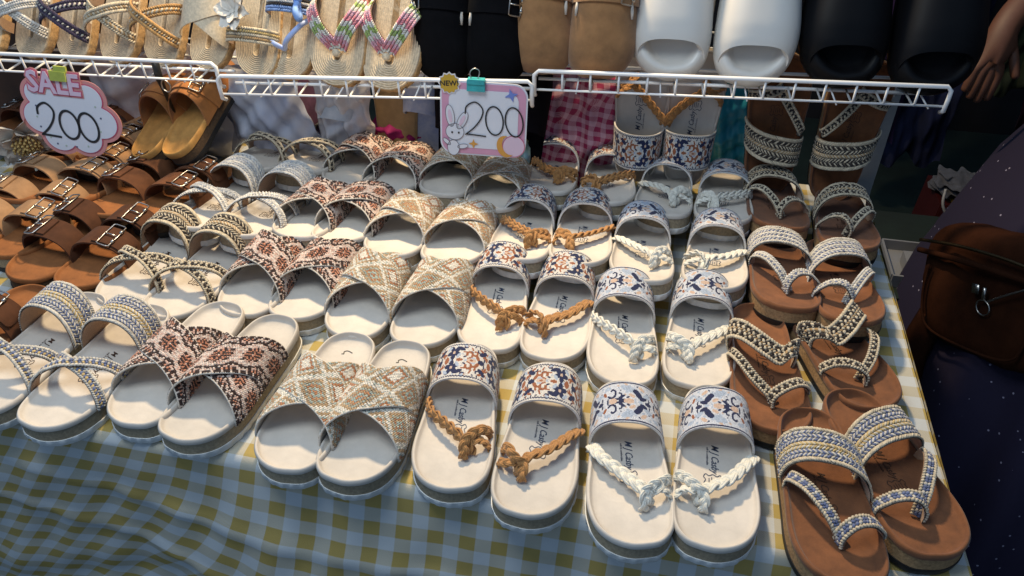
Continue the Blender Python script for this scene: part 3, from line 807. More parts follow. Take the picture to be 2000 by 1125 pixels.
def band(S, rows, nu, wd, mir, nm='strap'): return (nm, stitches(nm, S, nu, rows, wd, .0024, mir), [])
def petals(c, r, n, mcol, seed):
    rg = random.Random(seed); b = B()
    for lay_ in range(2):
        for k in range(n):
            a = 2 * PI * (k + .5 * lay_) / n + rg.uniform(-.15, .15); rr = r * (1 - .35 * lay_); P = []
            for i in range(6):
                t = i / 5; wv = math.sin(PI * min(1, t * .8 + .12)) * rr * .36
                for j in range(5):
                    s = (j - 2) / 2
                    x = t * rr; y = s * wv; z = rr * (.15 + .35 * lay_) * t + .1 * rr * math.sin(s * 3 + t * 5 + k) * t + rr * .12 * s * s
                    P.append((c[0] + x * math.cos(a) - y * math.sin(a), c[1] + x * math.sin(a) + y * math.cos(a), c[2] + z))
            b.add(P, [(i * 5 + j, (i + 1) * 5 + j, (i + 1) * 5 + j + 1, i * 5 + j + 1) for i in range(5) for j in range(4)])
    return b.mesh('flower', mcol)
PETAL = mat('white_cloth_petals', (.66, .60, .52), .8, .1, 60, .1)
SEED = mat('straw_flower_centre', (.55, .38, .14), .8, .3, 300, .4)
def flower_centre(c, r):
    b = B()
    for k in range(40):
        a = k * 2.4; q = r * math.sqrt(k / 40)
        b.tube([(c[0] + q * math.cos(a), c[1] + q * math.sin(a), c[2]), (c[0] + q * 1.15 * math.cos(a), c[1] + q * 1.15 * math.sin(a), c[2] + r * .8 - q * .3)], [r * .06, r * .11], 5)
    return b.mesh('flower_centre', SEED)
NV2 = (.035, .025, .06); OR2 = (.50, .28, .10)
def proto_straw(style, mir):
    P = straw_sole(mir, STRAWPALE if style in ('wide', 'flower') else STRAW)
    if style == 'gold': P.append(band(S_strap(.085, .085, .05), [BK, BK, YL, BK, TN, YL, TN], 36, .05, mir))
    elif style in ('knit', 'navy', 'loop', 'orange'):
        R = {'knit': [WH, GW, WH, WH], 'navy': [NV2, [NV2, GW], NV2], 'loop': [CR, [TN, CR], CR], 'orange': [OR2, [OR2, CR], OR2]}[style]
        P.append(band(S_strap(.050, .105, .019, 1.15), R, 36, .019, mir)); P.append(band(S_strap(.105, .046, .019, 1.25), R, 36, .019, mir))
    elif style == 'wide':
        G1 = strap_grid(20, 12, .07, .13, .055)
        P.append(('strap', sheet('strap', G1, .002, STRAWPALE, mir), [])); P.append(('strap', sheet('strap', strap_grid(20, 12, .13, .07, .055), .002, STRAWPALE, mir, lift=.0025), []))
    elif style == 'flower':
        P.append(band(S_strap(.062, .066, .026), [CR, TN, CR, YL, CR], 36, .026, mir))
        P.append(('flower', petals((-.02, .10, .068), .035, 6, PETAL, 3), []))
    elif style == 'blue':
        LB = (.22, .34, .62); P.append(band(S_strap(.128, .124, .040, .9), [LB, LB, BK, WH, BK, LB, LB, LB], 40, .04, mir))
        m = mat('pale_blue_strap', (.36, .46, .74), .5, .05, 20, 0)
        for pts in ([(-.041, .11, .02), (-.036, .09, .05), (-.012, .062, .05), (.008, .05, .022)], [(.041, .075, .02), (.034, .065, .048), (.018, .055, .046), (.009, .05, .022)]):
            b = B(); b.tube(resample(catmull(pts, 40), 24), .0045, 8); P.append(('thong', b.mesh('thong', m, mirror=mir), []))
        b = B()
        for s in (-1, 1):
            b.tube(catmull([(-.03, .125, .06), (-.035 + .004 * s, .125 + .018 * s, .075), (-.045, .125 + .028 * s, .07), (-.03, .125, .06)], 20), .006, 6)
        P.append(('bow', b.mesh('bow', mat('blue_bow', (.22, .36, .68), .8, .15, 60, .3), mirror=mir), []))
    elif style == 'thong':
        pal = [(.60, .22, .26), (.62, .60, .55), (.30, .40, .13), (.62, .60, .55), (.60, .34, .42)]
        seq = [pal[(q // 3) % 5] for q in range(60)]
        for pts, nm in (([(-.040, .125, .018), (-.036, .105, .044), (-.020, .075, .046), (.002, .052, .026)], 'thong'), ([(.038, .125, .018), (.036, .10, .042), (.022, .075, .044), (.006, .052, .026)], 'thong')):
            P.append(band(S_path(pts, .024, [(.6, .5, .5), (.9, .3, .2)]) if pts[0][0] < 0 else S_path(pts, .024, [(-.6, .5, .5), (-.9, .3, .2)]), [seq, seq[1:], seq[2:], seq[1:], seq], 34, .024, mir, nm))
        b = B(); b.tube([(.003, .046, .018), (.003, .046, .030)], [.006, .0055], 10); P.append(('toe_bead', b.mesh('toe_bead', STRAWPALE, mirror=mir), []))
    return P
def proto_slide(colr, mir):
    m = {'white': mat('white_moulded_foam', (.66, .63, .58), .36, .03, 8, .03, 200, spec=.5, rnd=.02), 'black': mat('black_moulded_foam', (.004, .004, .005), .48, .1, 8, .03, 200, spec=.16)}[colr]
    P = []
    V, Fc = loft([ring(.10, 0), ring(.02, .002), ring(0, .008, .004), ring(0, .022, .006), ring(0, .034, .0045), ring(.04, .0400), ring(.10, .0415), ring(.20, .0405), ring(.28, .0365), ring(.36, .0310), ring(.46, .0285), ring(.9, .0275)])
    P.append(('sole', make_mesh('sole', V, Fc, m, mirror=mir), []))
    nu, nv = 44, 30; s = np.linspace(0, 1, nu)[:, None]; v = np.linspace(0, 1, nv)[None]
    front = .031 * (1 - np.abs(2 * s - 1) ** 2.2) + .006; y = front + (.195 - front) * v
    G = last(np.broadcast_to(s, y.shape), y, 1.0, .72, .024, .0055)
    P.append(('upper', sheet('upper', G, .009, m, mir), []))
    return P
def proto_clog(kind, mir):
    m = {'tan': mat('tan_suede_upper', (.30, .150, .058), .9, .3, 25, .25, 500, sheen=.3), 'orange': mat('orange_suede_upper', (.32, .115, .022), .7, .4, 22, .2, 400, sheen=.2), 'black': mat('black_suede_upper', (.004, .004, .005), .95, .3, 25, .2, 500, spec=.1)}[kind]
    bed = mat('clog_footbed', (.42, .21, .055), .8, .25, 40, .2, 600); 
    P = with_logo(sole_parts(bed if kind == 'orange' else TANBED, DARKSOLE if kind != 'tan' else CORKTAUPE, BLACKSOLE, mir, serr=False), None)
    nu, nv = 40, 34; s = np.linspace(0, 1, nu)[:, None]; v = np.linspace(0, 1, nv)[None]
    back = .128 + .030 * np.abs(2 * s - 1) ** 2.2
    y = .0012 + (back - .0012) * v ** 1.4
    hh = np.interp(y, [0, .004, .012, .025, .045, .08, .12, .17], [.002, .014, .024, .032, .040, .050, .058, .064])
    th = PI * (1 - np.broadcast_to(s, y.shape)); c, sn = np.cos(th), np.clip(np.sin(th), 0, 1)
    xl, xm = XLAT(y) - .002, XMED(y) + .002
    G = np.stack([(xl + xm) / 2 + (xm - xl) / 2 * np.sign(c) * np.abs(c) ** .95, y - .002, .022 + hh * sn ** 1.0], -1)
    subs = []
    def S(u, vv):
        u = np.asarray(u, float); yy = .105 + 0 * u + np.asarray(vv) * .026; h2 = np.interp(yy, [0, .004, .012, .025, .045, .08, .12, .17], [.002, .014, .024, .032, .040, .050, .058, .064]) + .0012
        t2 = PI * (1 - np.clip(u, 0, 1)); c2, s2 = np.cos(t2), np.clip(np.sin(t2), 0, 1); a2, b2 = XLAT(yy) - .0035, XMED(yy) + .0035
        return np.stack([(a2 + b2) / 2 + (b2 - a2) / 2 * np.sign(c2) * np.abs(c2) ** .95, yy - .002, .022 + h2 * s2 ** 1.0], -1)
    st = sheet('instep_strap', np.stack([S(np.linspace(0, 1, 30), np.full(30, q)) for q in np.linspace(-.5, .5, 6)], 1), .0024, m, mir, lift=.002)
    P.append(('upper', sheet('upper', G, .0024, m, mir), []))
    P.append(('instep_strap', st, [('buckle', buckle(S, .30, .026, mir))]))
    for u0 in (.22, .76):
        b = B(); c0 = S(np.array([u0, u0]), np.array([-1.15, -.45])); b.tube([c0[0] + [0, 0, .0005], (c0[0] + c0[1]) / 2 + [0, 0, .0012], c0[1] + [0, 0, .0005]], [.0016, .0024, .0016], 6)
        P.append(('strap_slot', b.mesh('strap_slot', LINING, mirror=mir), []))
    return P
def proto_slipper(key, mir):
    sole, bed, up = SLIP[key]
    P = []
    V, Fc = loft([ring(.06, 0), ring(0, .003), ring(0, .012, .001), ring(.03, .0145), ring(.06, .014)])
    P.append(('sole', make_mesh('sole', V, Fc, sole, mirror=mir), []))
    V, Fc = loft([ring(.035, .013), ring(.06, .0155), ring(.12, .0150), ring(.4, .0148), ring(.9, .0148)], False)
    P.append(('footbed', make_mesh('footbed', V, Fc, bed, mirror=mir, uv=V[:, :2]), []))
    if up:
        nu, nv = 30, 26; s = np.linspace(0, 1, nu)[:, None]; v = np.linspace(0, 1, nv)[None]
        y = .0015 + (.125 + .02 * np.abs(2 * s - 1) ** 2 - .0015) * v ** 1.3
        hh = np.interp(y, [0, .004, .012, .025, .045, .08, .15], [.003, .016, .028, .036, .042, .048, .052])
        th = PI * (1 - np.broadcast_to(s, y.shape)); c, sn = np.cos(th), np.clip(np.sin(th), 0, 1)
        xl, xm = XLAT(y) - .002, XMED(y) + .002
        G = np.stack([(xl + xm) / 2 + (xm - xl) / 2 * np.sign(c) * np.abs(c) ** .8, y - .002, .012 + hh * sn ** .75], -1)
        me = sheet('upper', G, .004, up, mir)
        ul = me.uv_layers.new(name='UVMap'); li = np.zeros(len(me.loops), np.int32); me.loops.foreach_get('vertex_index', li)
        co = np.zeros(len(me.vertices) * 3); me.vertices.foreach_get('co', co); co = co.reshape(-1, 3)
        ul.data.foreach_set('uv', (co[:, :2] + co[:, 2:3] * .5)[li].ravel())
        P.append(('upper', me, []))
    return P

# ------------------------------------------------------------------ wire shelves
def shelf(A, Bp, label, first):
    """front lip from A to B (3-D, top rail), deck running back"""
    A, Bp = Vector(A), Vector(Bp); d = (Bp - A); ln = d.length; ux = d.normalized(); back = Vector((-ux.y, ux.x, 0)).normalized(); up = Vector((0, 0, 1))
    root = ob('wire_shelf', None); root.location = A; tag(root, label, 'wire shelf', 'white wire shelves')
    def P(s, b_, z): return tuple(ux * s + back * b_ + up * z)
    lipz = -.030
    q = [P(0, .012, lipz - .012), P(0, .002, lipz - .006), P(0, 0, lipz * .6), P(.0, 0, -.006), P(.006, 0, 0), P(ln - .006, 0, 0), P(ln, 0, -.006), P(ln, 0, lipz * .6), P(ln, .002, lipz - .006), P(ln, .012, lipz - .012)]
    b = B(); b.tube(q, .0032, 8); ob('top_rail', b.mesh('top_rail', WIREWHITE), root)
    b = B(); b.tube([P(0, .004, lipz), P(ln, .004, lipz)], .0019, 6); ob('lower_rail', b.mesh('lower_rail', WIREWHITE), root)
    for bb in (.055, .11):
        b = B(); b.tube([P(0, bb, lipz - .004), P(ln, bb, lipz - .004)], .0027, 6); ob('deck_rail', b.mesh('deck_rail', WIREWHITE), root)
    n = int(round(ln / .040)); wm = None
    for k in range(1, n):
        s = ln * k / n
        if wm is None:
            b = B(); b.tube([(0, 0, 0), (0, .002, lipz * .9), (0, .010, lipz - .002), (0, .05, lipz - .001)], .0017, 6); pass
            wm = b.mesh('wire', WIREWHITE)
        o = ob('wire', wm, root); M = Matrix((ux, back, up)).transposed().to_4x4()
        M.translation = ux * s; o.matrix_local = M
    b = B(); b.tube([(0, .004, lipz - .004), (0, .17, lipz + .002)], .0013, 5); dm = b.mesh('deck_wire', WIREWHITE)
    for k in range(1, n, 3):
        o = ob('deck_wire', dm, root); M = Matrix((ux, back, up)).transposed().to_4x4(); M.translation = ux * (ln * (k + .5) / n); o.matrix_local = M
    return root
RA = ((-1.40, .985, T + .240), (-.678, 1.035, T + .247)); RB = ((-.660, 1.005, T + .241), (-.194, 1.055, T + .252)); RC = ((-.195, 1.078, T + .259), (.372, 1.110, T + .271))
shelf(*RA, 'white wire shelf lip in front of the straw sandals at left', True)
shelf(*RB, 'white wire shelf in the middle holding flip flops and black clogs', False)
shelf(*RC, 'white wire shelf at right holding tan clogs and white slides', False)
# upright wire grid behind the shoes
g = ob('wire_grid_panel', None); g.location = (-.45, 1.285, T + .18); tag(g, 'upright white wire grid panel behind the shelf shoes', 'wire grid')
b = B(); b.tube([(0, 0, 0), (0, 0, .42)], .0018, 5); vm = b.mesh('wire', WIREWHITE)
b = B(); b.tube([(-.85, .004, 0), (.80, .004, 0)], .0018, 5); hm = b.mesh('cross_wire', WIREWHITE)
for k in range(23): ob('wire', vm, g).location = (-.85 + k * .075, 0, 0)
for k in range(6): ob('cross_wire', hm, g).location = (0, 0, k * .08)

def on_shelf(x, y, z, lean=62, yaw=0., s=1.):
    return Matrix.Translation((x, y, T + z)) @ Matrix.Rotation(math.radians(yaw), 4, 'Z') @ Matrix.Rotation(math.radians(lean), 4, 'X') @ Matrix.Scale(s, 4)
straws = [('gold', -1.118, 'straw sandal with a black and gold band at the far left of the shelf'), ('knit', -1.035, 'straw sandal with white knitted crossing straps'),
          ('navy', -.962, 'straw sandal with navy crossing straps'), ('loop', -.884, 'straw sandal with cream and brown braided straps'),
          ('orange', -.808, 'straw sandal with tan orange braided straps'), ('wide', -.728, 'straw sandal with wide woven straw crossing bands'),
          ('flower', -.640, 'straw sandal with raffia band and white cloth flower'), ('blue', -.585, 'straw sandal with blue crochet band and pale blue thong')]
for k, (st, x, lb) in enumerate(straws):
    yy = 1.035 + (x + 1.1) * .055 if k < 6 else 1.045
    place(get('straw', st, bool(k % 2)), on_shelf(x, yy + .045, .206, 60, (-14 if k < 6 else -8), .88), 'straw_sandal', lb, 'sandal', 'straw sandals on the wire shelf')
for sd, x in ((0, -.503), (1, -.418)):
    place(get('straw', 'thong', bool(sd)), on_shelf(x, 1.082, .206, 60, -5, 1.02), 'flip_flop', f'straw flip flop with pink, green and white crochet thong, {SIDE[sd]} one', 'flip flop', 'straw flip flops with crochet thongs')
for sd, x in ((0, -.345), (1, -.262)):
    place(get('clog', 'black', bool(sd)), on_shelf(x, 1.128, .212, 64, 0, 1.05), 'clog', f'black clog beside the flip flops, {SIDE[sd]} one of the pair', 'clog', 'black clogs')
for sd, x in ((0, -.197), (1, -.108)):
    place(get('clog', 'tan', bool(sd)), on_shelf(x, 1.142, .228, 64, 2, 1.10), 'clog', f'tan suede clog toe down on the shelf, {SIDE[sd]} one of the pair', 'clog', 'tan suede clogs')
for sd, x in ((0, -.008), (1, .110)):
    place(get('slide', 'white', bool(sd)), on_shelf(x, 1.160, .232, 60, 3, 1.16), 'slide', f'white moulded foam slide on the shelf, {SIDE[sd]} one of the pair', 'slide', 'white foam slides')
for sd, x in ((0, .232), (1, .352)):
    place(get('slide', 'black', bool(sd)), on_shelf(x, 1.168, .238, 60, 6, 1.18), 'slide', f'black moulded foam slide at the shelf end, {SIDE[sd]} one of the pair', 'slide', 'black foam slides')

# orange clogs hanging by a hook from the shelf
for sd, dx in ((0, -.037), (1, .037)):
    toe = Vector((.08 if sd else .02, .90, .42)).normalized(); nrm = Vector((-.30, -.40, .90))
    M = frame((0, 0, 0), toe, nrm, .93); heel = Vector((-.792, 1.008, T + .070)) + (M.to_3x3() @ Vector((dx / .93, 0, 0)))
    M.translation = heel + toe * L * .93
    place(get('clog', 'orange', bool(sd)), M, 'clog', f'orange brown suede buckle clog hanging from the shelf, {SIDE[sd]} one of the pair', 'clog', 'hanging orange brown clogs')
HK = mat('black_plastic', (.012, .012, .012), .4, .1, 10, 0)
hk = ob('hanging_hook', None); hk.location = (-.790, 1.048, T + .24); tag(hk, 'black plastic hook holding the orange brown clogs', 'hook')
b = B(); b.tube([(0, 0, .0), (0, 0, -.03), (-.004, .01, -.06), (-.01, .025, -.10)], [.006, .006, .0035, .0035], 8); ob('shank', b.mesh('shank', HK), hk)
b = B(); b.tube(catmull([(.012, -.006, -.03), (.020, -.006, -.038), (.016, -.006, -.05), (.006, -.006, -.046), (.006, -.006, -.035)], 20, True), .0012, 6, True); ob('ring', b.mesh('ring', STEEL), hk)

# ------------------------------------------------------------------ things hanging and standing between table and shelf
PURPLE = mat('purple_jelly_rim', (.52, .20, .40), .3, .1, 20, .05, coat=.3); PURBED = mat('ribbed_purple_bed', (.24, .10, .16), .6, .3, 60, .2)
PBLUE = mat('pale_blue_plush', (.48, .57, .68), .9, .3, 28, .6, 300, sheen=.4, col2=(.66, .68, .72)); TANPL = mat('tan_plush', (.38, .25, .12), .9, .25, 30, .5, 300, sheen=.3)
PGING = mat_gingham('pink_gingham', (.62, .36, .42), (.34, .02, .085), .0088); PINKSOLE = mat('pink_sole', (.42, .07, .14), .7, .1, 30, .1)
BWHITE = mat('blue_print_plush', (.58, .60, .68), .8, .2, 22, .4, 300, col2=(.16, .22, .42)); BLK = mat('black_plush', (.005, .004, .006), .95, .3, 30, .4, spec=.1)
MAG = mat('magenta_cloth', (.30, .008, .12), .8, .25, 20, .3, 200); TEAL = mat('teal_plastic', (.02, .25, .34), .4, .1, 20, .05)
SLIP = {'purple': (PURPLE, PURBED, None), 'pblue': (PBLUE, PBLUE, PBLUE), 'tan': (TANPL, TANPL, None), 'pink': (PINKSOLE, PGING, PGING), 'blueprint': (BWHITE, BWHITE, BWHITE), 'black': (BLK, BLK, BLK)}
UPN = (0, -1, .22)
for key, x, y, z, toe, s, lb in [
    ('purple', -.630, 1.235, .235, (-.16, .2, 1), 1.05, 'purple ribbed jelly slipper with a pink rim hanging under the shelf'),
    ('pblue', -.545, 1.225, .225, (.06, .2, 1), .98, 'pale blue plush slipper hanging beside the purple slipper'),
    ('tan', -.468, 1.245, .225, (-.04, .2, 1), .95, 'tan plush slipper hanging behind the pale blue slipper'),
    ('blueprint', -.400, 1.250, .230, (.08, .2, 1), .92, 'white and blue printed slipper hanging left of the black slippers'),
    ('black', -.335, 1.225, .235, (.04, .2, 1), 1., 'black plush slipper hanging under the black clogs, left one'),
    ('black', -.235, 1.235, .235, (.02, .2, 1), 1., 'black plush slipper hanging behind the bunny price card'),
    ('blueprint', -.770, 1.235, .215, (.15, .2, 1), .95, 'blue and white printed slipper beside the hanging clogs')]:
    place(get('slipper', key, False), frame((x, y, T + z), toe, UPN, s), 'slipper', lb, 'slipper', 'slippers hanging under the shelf')

def pillow(name, c, sx, sz, th, material, label, cat, rot=0., seed=0, wr=.004, tilt=.15):
    rg = np.random.default_rng(seed); n, m = 34, 34; b = B(); ph = rg.uniform(0, 6, 6)
    for sd in (1, -1):
        u, v = np.meshgrid(np.linspace(-1, 1, n), np.linspace(-1, 1, m), indexing='ij')
        fat = ((1 - u ** 4) * (1 - v ** 4)) ** .7
        wv = np.sin(u * 7 + v * 4 + ph[0]) + np.sin(u * 3 - v * 9 + ph[1]) + .7 * np.sin(u * 15 + v * 6 + ph[2]) + .5 * np.sin(-u * 9 + v * 17 + ph[3])
        ex = 1 - .05 * np.sin(v * 6 + ph[4]) * np.abs(u) ** 3
        x = u * sx / 2 * ex; z = v * sz / 2 * (1 - .05 * np.sin(u * 5 + ph[5]) * np.abs(v) ** 3)
        y = -sd * fat * th / 2 + wv * wr
        P = np.stack([x, y, z], -1).reshape(-1, 3)
        F_ = [(i * m + j, (i + 1) * m + j, (i + 1) * m + j + 1, i * m + j + 1) for i in range(n - 1) for j in range(m - 1)]
        b.add(P, F_ if sd == 1 else [tuple(reversed(f)) for f in F_])
    Vv = np.concatenate(b.v); o = ob(name, b.mesh(name, material, uv=Vv[:, [0, 2]] + np.c_[Vv[:, 1], Vv[:, 1]] * .6)); o.location = c; o.rotation_euler = (tilt, rot, 0)
    return tag(o, label, cat)
PLASTIC = mat('clear_wrinkled_plastic', (.78, .76, .80), .25, .25, 14, .5, 40, spec=.6, trans=.2, alpha=.8)
PLASTIC2 = mat('bluish_plastic', (.76, .79, .88), .25, .2, 14, .3, 40, spec=.6, trans=.1, alpha=.9, col2=(.50, .54, .70))
pillow('plastic_bag', (-.895, 1.165, T + .115), .26, .23, .05, PLASTIC, 'wrinkled clear plastic bag behind the hanging clogs', 'bag', .05, 3)
pillow('plastic_bag', (-.672, 1.150, T + .112), .15, .20, .04, PLASTIC2, 'bluish wrapped packet between the clogs and the purple slipper', 'packet', -.2, 5)
pillow('plastic_bag', (-.540, 1.165, T + .120), .10, .17, .03, PLASTIC, 'pale crumpled plastic bag behind the back row of pink patterned sandals', 'bag', .1, 6)
pillow('cloth_pouch', (-.470, 1.215, T + .045), .10, .085, .03, MAG, 'magenta cloth pouch behind the pink patterned sandals', 'pouch', .35, 7)
YP = mat('yellow_green_print_film', (.45, .48, .12), .3, .3, 30, .1, 100, col2=(.25, .45, .58)); 
pillow('snack_packet', (-.262, 1.185, T + .060), .085, .11, .025, YP, 'yellow green and blue packet under the bunny price card', 'packet', -.1, 9)
pillow('gingham_pouch', (-.150, 1.245, T + .120), .15, .27, .04, PGING, 'crumpled pink gingham cloth pouch right of the bunny price card', 'pouch', .16, 17, .006, -.12)
pillow('teal_pouch', (.110, 1.285, T + .10), .10, .16, .02, TEAL, 'teal plastic pouch behind the upright floral sandals', 'pouch', .1, 11)
GREEN = mat('bright_green_film', (.06, .40, .03), .4, .2, 20, .1); pillow('green_packet', (.185, 1.30, T + .40), .06, .16, .02, GREEN, 'bright green packet hanging behind the white slide', 'packet', 0, 13)
BROWNB = mat('brown_board', (.060, .026, .013), .7, .35, 9, .1)
b = B(); b.box((0, 0, 0), (.60, .012, .32)); o = ob('brown_board', b.mesh('brown_board', BROWNB, smooth=False)); o.location = (-1.22, 1.19, T + .16); o.rotation_euler = (-.10, 0, -.05)
tag(o, 'dark brown board standing behind the cloud shaped price card', 'board')
fl = ob('cloth_flower', None); fl.matrix_world = frame((-1.035, .995, T + .105), (0, .6, -1), (.15, -.7, .75), .9); tag(fl, 'large white cloth flower with straw centre at the left edge', 'flower')
ob('petals', petals((0, 0, 0), .062, 7, PETAL, 5), fl); ob('flower_centre', flower_centre((0, 0, .012), .022), fl)

# ------------------------------------------------------------------ price cards
def flat(name, P, z, m, parent, h=.0006):
    """card-thick polygon in the card's own plane (x right, y up), front at height z"""
    P = np.asarray(P, float); n = len(P)
    if (np.roll(P[:, 0], -1) * P[:, 1] - P[:, 0] * np.roll(P[:, 1], -1)).sum() > 0: P = P[::-1]
    V = np.concatenate([np.c_[P, np.full(n, z)], np.c_[P, np.full(n, z - h)]])
    Fc = [tuple(range(n)), tuple(range(2 * n - 1, n - 1, -1))] + [(i, n + i, n + (i + 1) % n, (i + 1) % n) for i in range(n)]
    return ob(name, make_mesh(name, V, Fc, m, smooth=False), parent)
def inkline(name, P, wd, z, m, parent, closed=False):
    b = B(); ribbon(b, P, wd, z, closed); me = b.mesh(name, m, smooth=False); return ob(name, me, parent)
def ell(cx, cy, rx, ry, rot=0., n=28, a0=0., a1=2 * PI):
    a = a0 + (a1 - a0) * np.arange(n) / (n if abs(a1 - a0 - 2 * PI) < 1e-6 else n - 1)
    x, y = rx * np.cos(a), ry * np.sin(a)
    return np.c_[cx + x * math.cos(rot) - y * math.sin(rot), cy + x * math.sin(rot) + y * math.cos(rot)]
def card_mat(n, c): return mat('print_' + n, c, .45, .03, 20, 0, rnd=0)
PKO = card_mat('salmon', (.62, .26, .24)); PKL = card_mat('pink_line', (.52, .09, .16)); PKW = card_mat('card_white', (.66, .67, .72)); PKP = card_mat('pink', (.60, .30, .42)); PKPALE = card_mat('pale_pink', (.66, .50, .60))
GLD = card_mat('gold', (.55, .34, .04)); BLUP = card_mat('blue', (.15, .22, .55)); ORP = card_mat('orange', (.62, .30, .06)); GRP = card_mat('grey_line', (.16, .14, .16)); LIME = mat('lime_clip', (.40, .45, .08), .35, .2, 60, 0); TEALC = mat('teal_clip', (.05, .38, .40), .35, .15, 60, 0)
GREYD = card_mat('slate_dot', (.10, .11, .18)); SAGED = card_mat('sage_dot', (.42, .50, .42))

def price_card(name, loc, yaw, tilt, roll, label):
    r = ob(name, None); tag(r, label, 'price card')
    r.matrix_world = Matrix.Translation(loc) @ Matrix.Rotation(yaw, 4, 'Z') @ Matrix.Rotation(math.radians(90) - tilt, 4, 'X') @ Matrix.Rotation(roll, 4, 'Z')
    return r
U = .001
def cloud(off):
    # lobes of the cloud, in millimetres
    lob = [(-.62, .50, .37), (0.0, .62, .42), (.55, .48, .40), (.78, -.10, .44), (.36, -.55, .42), (-.28, -.56, .42), (-.68, -.10, .44)]
    W, Hh = 68, 62; P = []
    for k in range(220):
        a = 2 * PI * k / 220; best = 0
        dx, dy = math.cos(a), math.sin(a)
        for x, y, r in lob:
            bq = x * dx + y * dy; d2 = x * x + y * y - bq * bq; rr = r + off
            if d2 < rr * rr: best = max(best, bq + math.sqrt(rr * rr - d2))
        P.append((dx * best * W * U, dy * best * Hh * U))
    return np.array(P)
c1 = price_card('price_card', (-.930, .990, T + .158), math.radians(5), .16, math.radians(-3), 'pink edged cloud shaped price card reading SALE 200')
flat('card', cloud(.08), 0, PKO, c1, .0012); flat('inner_line', cloud(-.01), .0008, PKL, c1); flat('white_field', cloud(-.035), .0015, PKW, c1)
for off, m, z in ((.0042, PKO, .0022), (.0026, PKL, .0030), (.0011, PKPALE, .0038)):
    me = text_mesh('sale_lettering', 'SALE', .042, m, 0, off, .0003); o = ob('sale_lettering', me, c1); o.location = (-.012, .050, z); o.scale = (.98, 1.1, 1)
def hand_200(parent, pos, h, wd, z, m, rx):
    two = catmull([(-.30, .62), (-.26, .86), (0, 1.0), (.22, .80), (.18, .52), (-.02, .22), (-.26, .0), (-.24, -.005), (.05, -.02), (.34, -.04)], 60)
    inkline('digit', two * h + np.array(pos[0]), wd, z, m, parent)
    for k, (sx, sy, rt) in enumerate(((rx, .44, .12), (rx, .45, .18))):
        e = ell(0, .42, sx, sy, rt, 48); inkline('digit', e * h + np.array(pos[1 + k]), wd * 1.1, z, m, parent, True)
hand_200(c1, [(-.034, -.034), (.001, -.036), (.033, -.037)], .052, .0036, .0024, INK, .30)
for k, (x, y) in enumerate([(-.050, .012), (-.052, -.006), (-.049, -.022), (-.036, -.038), (-.026, -.048), (-.012, -.050), (.006, -.050), (.026, -.047), (.040, -.038), (.052, -.020), (.056, .002), (.050, .020)]):
    flat('printed_dot', ell(x, y, .0016, .0016, 0, 10), .0021, (GREYD, SAGED)[k % 2], c1, .0003)
b = B(); b.box((.000, .064, .003), (.026, .015, .009)); b.box((.004, .074, .003), (.020, .010, .004)); ob('clip', b.mesh('clip', LIME, smooth=False), c1)

c2 = price_card('price_card', (-.262, 1.036, T + .195), math.radians(6), .10, math.radians(-1.5), 'pink rounded price card reading 200 with a white bunny')
def rrect(w_, h_, r, top=0.):
    P = []
    for cx, cy, a0 in ((w_ / 2 - r, h_ / 2 - r, 0), (-w_ / 2 + r, h_ / 2 - r, PI / 2), (-w_ / 2 + r, -h_ / 2 + r, PI), (w_ / 2 - r, -h_ / 2 + r, 1.5 * PI)):
        for k in range(8): P.append((cx + r * math.cos(a0 + k / 7 * PI / 2), cy + r * math.sin(a0 + k / 7 * PI / 2)))
    return np.array(P)
flat('card', rrect(.128, .112, .020), 0, PKW, c2, .0012); flat('pink_border', rrect(.123, .107, .018), .0008, PKP, c2)
flat('white_field', rrect(.102, .088, .016), .0015, PKW, c2)
flat('moon_print', ell(.046, -.037, .0165, .0165), .0021, PKPALE, c2, .0003); inkline('moon_line', ell(.046, -.037, .0165, .0165), .0010, .0024, PKL, c2, True)
flat('croissant_print', np.concatenate([ell(.034, -.038, .013, .017, .3, 16, PI * .45, PI * 1.55), ell(.041, -.036, .012, .015, .3, 12, PI * 1.5, PI * .5)]), .0026, ORP, c2, .0003)
hand_200(c2, [(-.012, -.022), (.0165, -.020), (.0455, -.020)], .049, .0020, .0030, INK, .26)
def star(cx, cy, r, rot=0., q=.38): return np.array([(cx + (r if k % 2 == 0 else r * q) * math.cos(rot + k * PI / 4), cy + (r if k % 2 == 0 else r * q) * math.sin(rot + k * PI / 4)) for k in range(8)])
flat('star_print', star(.040, .040, .010, .3), .0026, BLUP, c2, .0003); flat('star_print', star(-.014, -.037, .0075), .0026, ORP, c2, .0003)
def outlined(nm, P, z, m):
    flat(nm, P, z, m, c2, .0003); inkline(nm + '_line', P, .0008, z + .0002, GRP, c2, True)
for P, m in ((ell(-.044, -.045, .009, .012), PKW), (ell(-.030, -.042, .008, .0035, .2), PKW), (ell(-.054, -.036, .007, .003, -.7), PKW), (ell(-.049, .004, .0062, .0165, .15), PKW), (ell(-.031, -.002, .0062, .0145, -.45), PKW), (ell(-.042, -.020, .0135, .0125), PKW)):
    outlined('bunny_print', P, .0026, m); 
for P in (ell(-.049, .004, .0028, .010, .15), ell(-.031, -.002, .0028, .009, -.45)): flat('ear_print', P, .0032, PKPALE, c2, .0002)
for x in (-.046, -.036): flat('eye_print', ell(x, -.021, .0015, .0017, 0, 10), .0033, INK, c2, .0002)
nb = np.array([((.0145 if k % 2 == 0 else .0122) * math.cos(k * PI / 12), (.0145 if k % 2 == 0 else .0122) * math.sin(k * PI / 12)) for k in range(24)])
flat('burst_sticker', nb * 1.15 + np.array([-.050, .052]), .0026, PKW, c2, .0004); flat('burst_sticker', nb + np.array([-.050, .052]), .0032, GLD, c2, .0004)
